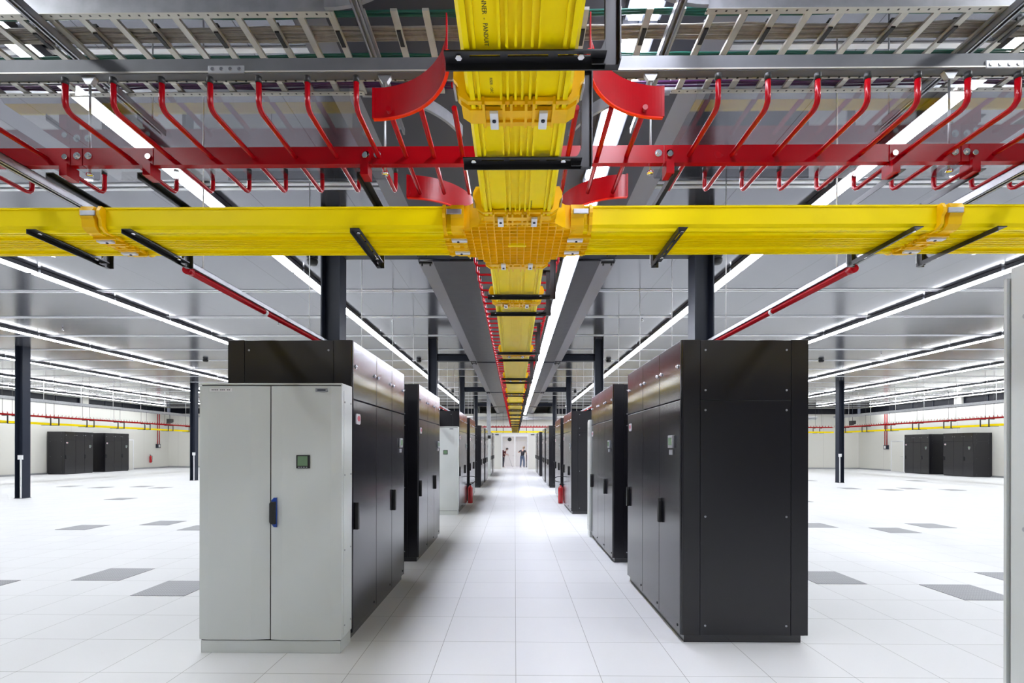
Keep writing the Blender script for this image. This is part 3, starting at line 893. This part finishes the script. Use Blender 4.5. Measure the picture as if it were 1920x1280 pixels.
# ------------------------------------------------------------------ galvanised rail, ladder, cables over the crossing
t = thing('support_rail', 'long galvanised support rail hanging above the red tray spine', 'support rail', (0, 2.40, 0))
MB().box(-4.3, 4.3, -.0, .004, 3.46, 3.53).box(-4.3, 4.3, .0, .05, 3.456, 3.46).box(-4.3, 4.3, .046, .05, 3.46, 3.53).build('rail', 'rail', t)
MB().box(-4.3, 4.3, -.004, .0, 3.46, 3.467).box(-4.3, 4.3, .046, .052, 3.452, 3.456).build('rail_lip', 'cream', t)
for x in (-1.42, 2.36):
    pl = MB().box(x - .09, x + .09, -.006, .0, 3.455, 3.492).build('joint_plate', 'galv', t, .002)
    for k in range(4):
        MB().tube([(x - .066 + k * .044, -.006, 3.473), (x - .066 + k * .044, -.010, 3.473)], .009, 10).build('bolt', 'chrome', pl)
for i, (x, nm) in enumerate(((-2.12, 'outer left'), (-.645, 'inner left'), (.665, 'inner right'), (2.12, 'outer right'))):
    r_ = thing('threaded_rod', 'threaded rod holding the red tray below the support rail, %s one' % nm, 'threaded rod', (x, 2.425, 0), group='threaded rods at the crossing')
    MB().tube([(0, 0, 2.97), (0, 0, 3.455)], .0055, 8).build('rod', 'galv', r_)
    MB().lathe([(0, 2.968), (.016, 2.968), (.016, 2.98), (.008, 2.984), (0, 2.984)], 12).build('lower_nut', 'chrome', r_)
    MB().prism([(-.035, 3.456), (.035, 3.456), (.012, 3.42), (-.012, 3.42)], 'y', -.012, .012).build('hook', 'galv', r_)
def ladder_rail(mb, x0, x1, y, s, z=3.80):
    mb.box(x0, x1, y, y + .003, z, z + .075).box(x0, x1, min(y, y + s * .015), max(y, y + s * .015), z + .072, z + .075)
t = thing('cable_ladder', 'galvanised cable ladder crossing the top of the view, left part', 'cable ladder', group='galvanised cable ladders')
t2 = thing('cable_ladder', 'galvanised cable ladder crossing the top of the view, right part', 'cable ladder', group='galvanised cable ladders')
t3 = thing('cable_ladder', 'middle ladder piece with curved corner rails above the red crossing', 'cable ladder', group='galvanised cable ladders')
for tt, x0, x1 in ((t, -4.6, -.93), (t2, .95, 4.6)):
    for y, s_ in ((2.445, 1), (3.03, -1)):
        m_ = MB(); ladder_rail(m_, x0, x1, y, s_); sr = m_.build('side_rail', 'galv', tt)
        MB().box(x0, x1, min(0, s_ * .034), max(0, s_ * .034), 0, .003).build('perforated_flange', 'cream', sr).location = (0, y, 3.797)
k = -28
while k < 29:
    x = k * .1605 + .03
    tt = t3 if abs(x) < .94 else (t if x < 0 else t2)
    if abs(x) < .3:
        pass
    else:
        MB().box(x - .017, x + .017, 2.452, 3.026, 3.803, 3.818).build('rung', 'rung', tt)
    k += 1
for s in (-1, 1):
    # curved corner rails of the middle piece
    for (cx, cy, r, a0, a1) in ((s * .95, 2.445 - .62, .62, 90, 90 - 70) if s < 0 else (s * .95, 2.445 - .62, .62, 90, 160), (s * .95, 3.03 + .62, .62, -90, -20) if s < 0 else (s * .95, 3.03 + .62, .62, -90, -160)):
        o_ = arc(cx, cy, r, a0, a1, 12); i_ = arc(cx, cy, r - .02, a0, a1, 12)
        MB().prism(o_ + i_[::-1], 'z', 3.80, 3.875).build('curved_rail', 'galv', t3)
# supports under the ladder along y and the rods to the ceiling
def strut(name, label, x, y0, y1, z, grp, w=.041, mat='galv', slots=True):
    t = thing(name, label, 'support strut', (x, 0, z), group=grp)
    h = w / 2
    MB().box(-h, -h + .003, y0, y1, 0, w).box(h - .003, h, y0, y1, 0, w).box(-h, h, y0, y1, w - .003, w).box(-h, -h + .012, y0, y1, 0, .003).box(h - .012, h, y0, y1, 0, .003).build('channel', mat, t)
    return t
for x, nm in ((-.775, 'left of the crossing'), (.80, 'right of the crossing'), (-2.42, 'at the left'), (2.45, 'at the right')):
    o = strut('ladder_strut', 'galvanised channel strut carrying the cable ladder, %s' % nm, x, 1.2, 3.35, 3.755, 'struts under the ladder')
    for i, y in enumerate((1.6, 3.25)):
        MB().tube([(0, y, .041), (0, y, ZC - 3.755 if abs(x) > 1.4 else 4.129 - 3.755)], .005, 8).build('hanger_rod', 'galv', o)

def cable_run(y, z, n, rad, spread, mat, label, sag=.01, seed=0, x0=-4.4, x1=4.4):
    rnd = random.Random(seed)
    t = thing('cable_bundle', label, 'cable bundle', (0, 0, 0), group='cable bundles on the ladder')
    for i in range(n):
        yy = y + (i / (max(1, n - 1)) - .5) * spread
        zz = z + rad + rnd.random() * (0.01 if n > 3 else .002)
        ph, am = rnd.random() * 6, rnd.uniform(.003, .008)
        pts = []
        for k in range(34):
            x = x0 + (x1 - x0) * k / 33
            pts.append((x, yy + am * math.sin(x * 5.2 + ph) + am * .6 * math.sin(x * 11 + ph * 2), zz - sag * abs(math.sin(x * PI / .321)) * .6))
        MB().tube(pts, rad, 6).build('cable', mat, t)
    return t
ZL = 3.818
c1 = cable_run(2.615, ZL + .004, 11, .0065, .085, 'cable_grey', 'thick bundle of grey cables lying on the ladder', seed=1)
for k in range(-13, 14):
    x = k * .321 + .03
    yw = 2.615
    pts = [(x - .0, yw - .056, ZL + .0), (x, yw - .054, ZL + .028), (x, yw + .054, ZL + .028), (x, yw + .056, ZL), (x, yw + .05, ZL - .022), (x, yw - .05, ZL - .022)]
    poly = [(p[1], p[2]) for p in pts]
    inn = [(yw + (p[0] - yw) * .93, ZL + (p[1] - ZL) * .85) for p in poly]
    m_ = MB()
    n_ = len(poly)
    for i in range(n_):
        j = (i + 1) % n_
        m_.prism([poly[i], poly[j], inn[j], inn[i]], 'x', x - .011, x + .011)
    m_.build('hook_wrap', 'cap', c1)
cable_run(2.495, ZL + .004, 3, .007, .026, 'cable_green', 'green cables on the ladder near its front rail', seed=2)
cable_run(2.76, ZL + .004, 2, .006, .016, 'cable_green', 'thin pair of green cables along the ladder middle', seed=3)
c4 = cable_run(2.835, ZL + .004, 6, .0055, .05, 'cable_grey', 'thin bundle of grey cables along the ladder middle', seed=4)
cable_run(2.985, ZL + .004, 3, .006, .03, 'cable_purple', 'purple cables on the ladder by its rear rail', seed=5)
cable_run(2.92, ZL + .004, 3, .006, .03, 'cable_black', 'dark cables on the ladder beside the purple ones', seed=6)

# long struts and red pipes over the units
for s in (-1, 1):
    nm = 'left' if s < 0 else 'right'
    x = -2.43 if s < 0 else 2.47
    strut('long_strut', 'long slotted galvanised strut above the %s row of units' % nm, x, 1.9, 33.4, 2.958, 'long struts above the units')
    p = thing('red_pipe', 'red pipe clipped under the strut above the %s row of units' % nm, 'pipe', (x - s * 0.0, 0, 2.93), group='red pipes above the units')
    MB().tube([(0, 3.62, 0), (0, 33.3, 0)], .024, 12).tube([(0, 3.60, 0), (0, 3.66, 0)], .030, 12).build('pipe', 'red', p)
    k = 0
    for k in range(15):
        y = 4.75 + k * 1.98
        MB().tube([(0, y - .02, 0), (0, y + .02, 0)], .028, 12).build('clip', 'white', p)
    for k in range(16):
        y = 3.80 + k * 1.98
        q = MB().tube([(0, 0, 2.98), (0, 0, ZC)], .006, 8).build('threaded_rod', 'white', loc=(x, y, 0))
        tag(q, '%s threaded rod to the ceiling above the %s row of units' % (ORD[k], nm), 'threaded rod', 'ceiling rods, %s row' % nm)

# ------------------------------------------------------------------ perimeter trays
def peri_red():
    m_ = MB().box(-.015, .015, 0, 1.97, 3.0, 3.085)
    for k in range(10):
        y = .1 + k * .2
        m_.tube([(-.3, y, 3.15), (-.3, y, 3.04), (.3, y, 3.04), (.3, y, 3.15)], .012, 4)
    return m_
def peri_yellow():
    return MB().prism([(-.155, 0), (.155, 0), (.155, .098), (.15, .098), (.15, .006), (-.15, .006), (-.15, .098), (-.155, .098)], 'y', 0, 1.97)
def peri_bracket(top=ZC - ZY):
    return MB().box(-.2, .25, -.02, .02, -.02, -.0).box(.22, .25, -.02, .02, -.02, .31).box(-.01, .25, -.02, .02, .31, .342).tube([(.0, 0, .335), (.0, 0, top)], .007, 5)
mr_, my_, mbk = peri_red(), peri_yellow(), peri_bracket()
pr = py_ = pk = None
_sb = peri_bracket(4.13 - ZY).build('tray_bracket', 'bracket'); short_bracket = _sb.data; bpy.data.objects.remove(_sb)
def peri(kind, loc, rz, label, grp):
    global pr, py_, pk
    if kind == 'r':
        if pr is None: pr = mr_.build('red_wire_tray', 'red'); o = pr
        else: o = pr.copy(); COL.objects.link(o)
        c_ = 'cable tray'
    elif kind == 'y':
        if py_ is None: py_ = my_.build('cable_raceway', 'yellow'); o = py_
        else: o = py_.copy(); COL.objects.link(o)
        c_ = 'cable raceway'
    else:
        if pk is None: pk = mbk.build('tray_bracket', 'bracket'); o = pk
        else: o = pk.copy(); COL.objects.link(o)
        c_ = 'bracket'
    if kind == 'b' and abs(loc[0]) < 1.6:
        o.data = short_bracket
    o.location = loc; o.rotation_euler.z = rz
    tag(o, label, c_, grp)
for s in (-1, 1):
    nm = 'left' if s < 0 else 'right'
    X = s * 22.2
    for k in range(8):
        y = 31.7 - k * 1.975
        w_ = ORD[k]
        peri('r', (X, y, 0), 0, '%s red tray section from the far corner, %s perimeter run' % (w_, nm), 'red perimeter trays, ' + nm)
        peri('y', (X, y, ZY), 0, '%s yellow raceway section from the far corner, %s perimeter run' % (w_, nm), 'yellow perimeter raceways, ' + nm)
        for d, q in ((.0, 'farther'), (-.42, 'nearer')):
            peri('b', (X, y + 1.6 + d, ZY), 0 if s < 0 else PI, '%s black bracket of %s pair from the far corner, %s perimeter run' % (q, w_, nm), 'perimeter brackets, ' + nm)
    for k in range(11):
        x = s * (.01 + k * 1.975)
        w_ = ORD[k]
        rz = -s * PI / 2
        peri('r', (x, 33.85, 0), rz, '%s red tray section %s of the aisle, on the end run' % (w_, nm), 'red end-wall trays')
        peri('y', (x, 33.85, ZY), rz, '%s yellow raceway section %s of the aisle, on the end run' % (w_, nm), 'yellow end-wall raceways')
        for d, q in ((.8, 'inner'), (1.25, 'outer')):
            peri('b', (x + s * d, 33.85, ZY), PI / 2, '%s black bracket on the %s end-run section %s of the aisle' % (q, w_, nm), 'end-run brackets')
    # perimeter ladder on rods
    l_ = thing('cable_ladder', 'galvanised cable ladder high along the %s side wall' % nm, 'cable ladder', (X, 0, 3.70), group='galvanised cable ladders')
    MB().box(-.3, -.27, 14, 34, 0, .12).box(.27, .3, 14, 34, 0, .12).build('side_rail', 'galv', l_)
    m_ = MB()
    for k in range(60):
        MB and m_.box(-.27, .27, 14.2 + k * .33, 14.24 + k * .33, .01, .03)
    m_.build('rungs', 'galv', l_)
    for k in range(10):
        MB().tube([(.0, 14.9 + k * 2, .0), (0, 14.9 + k * 2, ZC - 3.70)], .012, 6).build('hanger_rod', 'strip', l_)
l_ = thing('cable_ladder', 'galvanised cable ladder high across the far end of the hall', 'cable ladder', (0, 36.4, 3.70), group='galvanised cable ladders')
MB().box(-22, 22, -.3, -.27, 0, .12).box(-22, 22, .27, .3, 0, .12).build('side_rail', 'galv', l_)
for k in range(22):
    MB().tube([(-21 + 2 * k, 0, 0), (-21 + 2 * k, 0, ZC - 3.70)], .014, 6).build('hanger_rod', 'strip', l_)
# grey pipe and red sprinkler main in front of the end wall
t = thing('grey_pipe', 'long grey pipe crossing high in front of the end wall', 'pipe')
MB().tube([(-22, 35.97, 3.85), (22, 35.97, 3.85)], .05, 10).build('pipe', 'galv', t)
for k in range(9):
    if k != 4: MB().tube([(-20 + 5 * k, 35.97, 3.85), (-20 + 5 * k, 35.97, ZC)], .008, 6).build('hanger_rod', 'galv', t)

# ------------------------------------------------------------------ wall fixtures
def extinguisher(x, y, z, label, wall=False, hose=True, rz=0):
    t = thing('fire_extinguisher', label, 'fire extinguisher', (x, y, z), rz, group='red fire extinguishers')
    MB().lathe([(0, 0), (.06, 0), (.075, .01), (.075, .40), (.07, .45), (.045, .49), (.025, .50), (.025, .53), (0, .53)], 20).build('cylinder', 'ext', t)
    v = MB().box(-.02, .02, -.03, .03, .53, .56).box(-.012, .012, -.09, .03, .56, .575).box(-.012, .012, -.08, .0, .595, .61)
    v.build('valve_lever', 'cap', t)
    if wall:
        MB().tube([(0, .05, .54), (0.03, .12, .50), (.04, .12, .30), (.03, .1, .2)], .012, 8).tube([(.03, .1, .22), (.03, .1, .05)], .02, 8).build('hose', 'cap', t)
    else:
        pts = [(0, 0, .55)]
        for k in range(17):
            a_ = math.radians(200 - k * 20)
            pts.append((.02 * math.sin(k), .0 + .17 * math.cos(a_) + .05, .70 + .10 * math.sin(a_)))
        pts = [(0, -.02, .55), (.0, -.10, .60)] + [(0.005 * k, -.0 + .19 * math.cos(math.radians(200 - k * 22)), .70 + .085 * math.sin(math.radians(200 - k * 22))) for k in range(14)] 
        MB().tube(pts, .011, 8).build('hose', 'cap', t)
    return t
extinguisher(-1.30, 14.35, 0, 'red fire extinguisher with black hose loop on the floor, left of aisle', rz=PI / 2)
extinguisher(1.34, 14.35, 0, 'red fire extinguisher with black hose loop on the floor, right of aisle', rz=PI / 2)
extinguisher(XL + .12, 36.7, .45, 'red fire extinguisher hung on the left side wall beside the door', wall=True)
for s, y, nm in ((-1, 37.6, 'left'), (1, 35.9, 'right')):
    xw = XL if s < 0 else XR
    t = thing('switch_box', 'dark switch box with twin red conduits on the %s side wall' % nm, 'switch box', (xw, y, 0), group='wall switch boxes')
    MB().box(min(0, -s * .1), max(0, -s * .1), -.22, .18, 1.55, 1.85).build('box', 'dark_steel', t)
    MB().box(min(-s * .1, -s * .11), max(-s * .1, -s * .11), -.05, .12, 1.6, 1.8).build('label_plate', 'white', t)
    for dy in (-.08, .12):
        MB().tube([(-s * .05, dy, 1.85), (-s * .05, dy, 4.2)], .025, 8).build('conduit', 'red', t)
t = thing('wall_sounder', 'small round grey sounder on the right side wall', 'sounder', (XR, 33.0, 1.6))
MB().tube([(0, 0, 0), (-.08, 0, 0)], .16, 20).build('housing', 'label_grey', t)
MB().tube([(-.08, 0, 0), (-.11, 0, 0)], .09, 20).build('horn', 'dark_steel', t)
for s, y, nm in ((-1, 32.8, 'left'), (1, 34.0, 'right')):
    t = thing('loudspeaker', 'black loudspeaker hanging near the far %s corner' % nm, 'loudspeaker', (s * 23.2, y, 3.35), group='hanging loudspeakers')
    MB().prism([(-.14, -.16), (.14, -.06), (.14, .16), (-.14, .16)], 'y', -.14, .14).build('cabinet', 'cap', t)
    MB().tube([(0, 0, .16), (0, 0, ZC - 3.35)], .012, 6).build('hanger_rod', 'dark_steel', t)
for s in (-1, 1):
    pass

# ------------------------------------------------------------------ people beyond the glazed door
def skin_body(name, joints, edges, radii, mat, parent, sub=2):
    me = bpy.data.meshes.new(name)
    me.from_pydata(joints, edges, [])
    o = bpy.data.objects.new(name, me)
    COL.objects.link(o)
    o.parent = parent
    sk = o.modifiers.new('skin', 'SKIN'); sk.use_smooth_shade = True
    if not me.skin_vertices:
        bpy.context.view_layer.objects.active = o
    for i, r in enumerate(radii):
        d = me.skin_vertices[0].data[i]
        d.radius = r if isinstance(r, tuple) else (r, r)
        d.use_root = (i == 0)
    sb = o.modifiers.new('sub', 'SUBSURF'); sb.levels = sub; sb.render_levels = sub
    me.materials.append(M[mat])
    dg = bpy.context.evaluated_depsgraph_get()
    m2 = bpy.data.meshes.new_from_object(o.evaluated_get(dg))
    m2.name = name
    for p in m2.polygons: p.use_smooth = True
    o.modifiers.clear()
    o.data = m2
    if not m2.materials: m2.materials.append(M[mat])
    return o

def person(loc, rz, label, lean, hands, shirt, trousers, hair, longhair, H=1.76, foot=.12):
    """faces -y before rotation. hands: target points of left, right hand; lean: forward bend of the torso in degrees"""
    t = thing('person', label, 'person', loc, rz)
    k = H / 1.76
    hip = Vector((0, 0, .93 * k))
    L = math.radians(lean)
    up = Vector((0, -math.sin(L), math.cos(L)))
    waist = hip + up * .13 * k; chest = hip + up * .33 * k; neck = hip + up * .50 * k
    nk = neck + (up + Vector((0, -.25, .0))).normalized() * .09 * k
    head = nk + Vector((0, -.03 - .05 * math.sin(L), .06)) * k
    J = [hip, waist, chest, neck, nk]; R_ = [(.115, .10), (.11, .09), (.135, .10), (.07, .06), (.05, .05)]
    E = [(0, 1), (1, 2), (2, 3), (3, 4)]
    for s, hd in ((-1, hands[0]), (1, hands[1])):
        sh = chest + up * .12 * k + Vector((s * .17 * k, 0, 0))
        hd = Vector(hd)
        mid = (sh + hd) / 2
        reach = (hd - sh).length
        out = max(0, .285 ** 2 - (reach / 2) ** 2) ** .5 * k
        el = mid + Vector((s * .6, .8, -.2)).normalized() * out
        b = len(J)
        wr = hd + (el - hd).normalized() * .05
        J += [sh, el, wr]; R_ += [.055, .042, .030]
        E += [(2, b), (b, b + 1), (b + 1, b + 2)]
        # hand: palm and fingers
        dirv = (hd - el).normalized()
        side = dirv.cross(Vector((0, 0, 1))).normalized() if abs(dirv.z) < .95 else Vector((1, 0, 0))
        pb_ = len(J)
        J += [hd + dirv * .03]; R_ += [(.032, .018)]; E += [(b + 2, pb_)]
        for fi in range(5):
            if fi == 0:
                p1 = hd + side * .035 + dirv * .03; p2 = p1 + (dirv * .7 + side * .4).normalized() * .035
            else:
                off = (fi - 2.5) * .018
                p1 = hd + dirv * .075 + side * -off; p2 = p1 + (dirv + Vector((0, 0, -.5))).normalized() * (.045 if fi in (2, 3) else .036)
            q = len(J)
            J += [p1, p2]; R_ += [.009, .0075]
            E += [(pb_, q), (q, q + 1)]
    for s in (-1, 1):
        b = len(J)
        hp = hip + Vector((s * .09, 0, -.04)) * k
        kn = Vector((s * foot * .9, -.03, .50 * k)); an = Vector((s * foot, .02, .09 * k)); to = Vector((s * foot * 1.15, -.15, .035))
        J += [hp, kn, an, to]; R_ += [(.09, .09), .058, .042, .035]
        E += [(0, b), (b, b + 1), (b + 1, b + 2), (b + 2, b + 3)]
    body = skin_body('body', [tuple(j) for j in J], E, R_, 'skin', t)
    # head: shaped lathe with face
    m_ = MB()
    n = 20; rows = 14
    V = []; F = []
    for i in range(rows + 1):
        ph = PI * i / rows
        for j in range(n):
            th = 2 * PI * j / n
            x = .073 * math.sin(ph) * math.sin(th); y = -.093 * math.sin(ph) * math.cos(th); z = .118 * math.cos(ph)
            if z < 0: x *= 1 + z * 1.8; y *= 1 + z * .9
            if math.cos(th) > .94 and -.035 < z < .01: y -= .018
            if math.cos(th) > .8 and abs(z - .018) < .012: y += .006
            V.append((x, y, z))
    for i in range(rows):
        for j in range(n):
            F.append((i * n + j, i * n + (j + 1) % n, (i + 1) * n + (j + 1) % n, (i + 1) * n + j)[::-1])
    tilt = Matrix.Rotation(math.radians(-min(50, lean + 12)), 3, 'X') if False else Matrix.Rotation(math.radians(min(50, lean + 15)), 3, 'X')
    V2 = [tuple(head + Vector((0, -.015, .04)) + tilt @ Vector(v)) for v in V]
    m_.add(V2, F, 0, True)
    hc = head + Vector((0, -.015, .04))
    for s in (-1, 1):
        e = [hc + tilt @ Vector((s * .074, .012, .012)), hc + tilt @ Vector((s * .08, .012, -.02))]
        m_.tube(e, .014, 6)
        m_.tube([hc + tilt @ Vector((s * .03, -.078, .018)), hc + tilt @ Vector((s * .03, -.088, .018))], .010, 8, mi=1)
    m_.tube([hc + tilt @ Vector((-.022, -.083, -.05)), hc + tilt @ Vector((.022, -.083, -.05))], .006, 6, mi=2)
    m_.build('head', ['skin', 'white', 'pink'], t)
    hv = []
    hf = []
    for i in range(8):
        ph = PI * .62 * i / 7
        for j in range(n):
            th = 2 * PI * j / n
            front = max(0, math.cos(th))
            p2 = ph * (1 - .42 * front)
            v = Vector((.082 * math.sin(p2) * math.sin(th), -.102 * math.sin(p2) * math.cos(th) + .004, .128 * math.cos(p2)))
            hv.append(tuple(hc + tilt @ v))
    for i in range(7):
        for j in range(n):
            hf.append((i * n + j, (i + 1) * n + j, (i + 1) * n + (j + 1) % n, i * n + (j + 1) % n))
    hm = MB().add(hv, hf, 0, True)
    if longhair:
        hm.tube([hc + tilt @ Vector((0, .085, .03)), hc + tilt @ Vector((0, .12, -.05)), hc + tilt @ Vector((0, .10, -.17))], .035, 8, radii=[.03, .035, .012])
    hm.build('hair', hair, t)
    # clothes: slightly larger skins over the body
    SJ = [hip + up * -.10, waist, chest, neck - up * .03]; SR = [(.150, .130), (.145, .125), (.155, .12), (.08, .07)]
    SE = [(0, 1), (1, 2), (2, 3)]
    i0 = 5
    for s in range(2):
        sh, el, wr = J[i0], J[i0 + 1], J[i0 + 2]
        b = len(SJ)
        endp = sh + (el - sh) * .8
        SJ += [sh, endp]; SR += [.072, .058]; SE += [(2, b), (b, b + 1)]
        i0 += 3 + 1 + 10
    skin_body('shirt', [tuple(j) for j in SJ], SE, SR, shirt, t)
    TJ = [hip + Vector((0, 0, -.01)), hip + up * .10]; TR = [(.148, .135), (.125, .112)]; TE = [(0, 1)]
    for s in (-1, 1):
        b = len(TJ)
        hp = hip + Vector((s * .09, 0, -.06)) * k
        TJ += [hp, Vector((s * foot * .9, -.03, .50 * k)), Vector((s * foot, .02, .10 * k))]; TR += [(.116, .116), .075, .066]
        TE += [(0, b), (b, b + 1), (b + 1, b + 2)]
    skin_body('trousers', [tuple(j) for j in TJ], TE, TR, trousers, t)
    for s in (-1, 1):
        sh_ = MB()
        x = s * foot
        sh_.prism([(.07, 0), (.08, .05), (.05, .1), (-.02, .1), (-.08, .075), (-.19, .05), (-.205, .02), (-.2, 0)], 'x', x - .045, x + .045)
        sh_.build('shoe', 'cap', t, .012)
    return t
pz = 38.95
person((-.93, 39.15, 0), PI / 2 - .1, 'stooping person in maroon shirt and dark trousers at the left glass door', 24, [(-.10, -.42, 1.02), (.10, -.38, 1.10)], 'shirt_maroon', 'trousers', 'hair_dark', False, 1.70, .08)
person((.60, 39.15, 0), PI - .55, 'person in black shirt and blue jeans leaning, seen from behind', 16, [(-.26, -.25, 1.12), (.28, -.22, 1.22)], 'shirt_black', 'jeans', 'hair_fair', True, 1.80, .16)
t = thing('floor_mop', 'long-handled mop slanting from the stooping person to the floor', 'mop', (0, 39.0, 0))
MB().tube([(-.57, .14, 1.20), (-.18, -.1, .06)], .013, 8).build('handle', 'label_grey', t)
MB().box(-.30, -.06, -.16, -.04, 0, .05).build('mop_head', 'cap', t, .01)
for x, lab, hh, m2, w_ in ((-.84, 'tall dark red trolley case behind the stooping person', 1.42, 'shirt_maroon', .09), (.97, 'tall narrow dark post beside the person in jeans', 1.2, 'cap', .04)):
    t = thing('trolley_case' if w_ > .05 else 'barrier_post', lab, 'trolley' if w_ > .05 else 'post', (x - (.12 if w_ > .05 else 0), 39.55, 0))
    MB().box(-w_, w_, -.1, .1, .12, hh).build('case' if w_ > .05 else 'post_body', m2, t, .01)
    MB().box(-w_ - .03, w_ + .03, -.12, .12, 0, .12).build('foot', 'cap', t, .01)
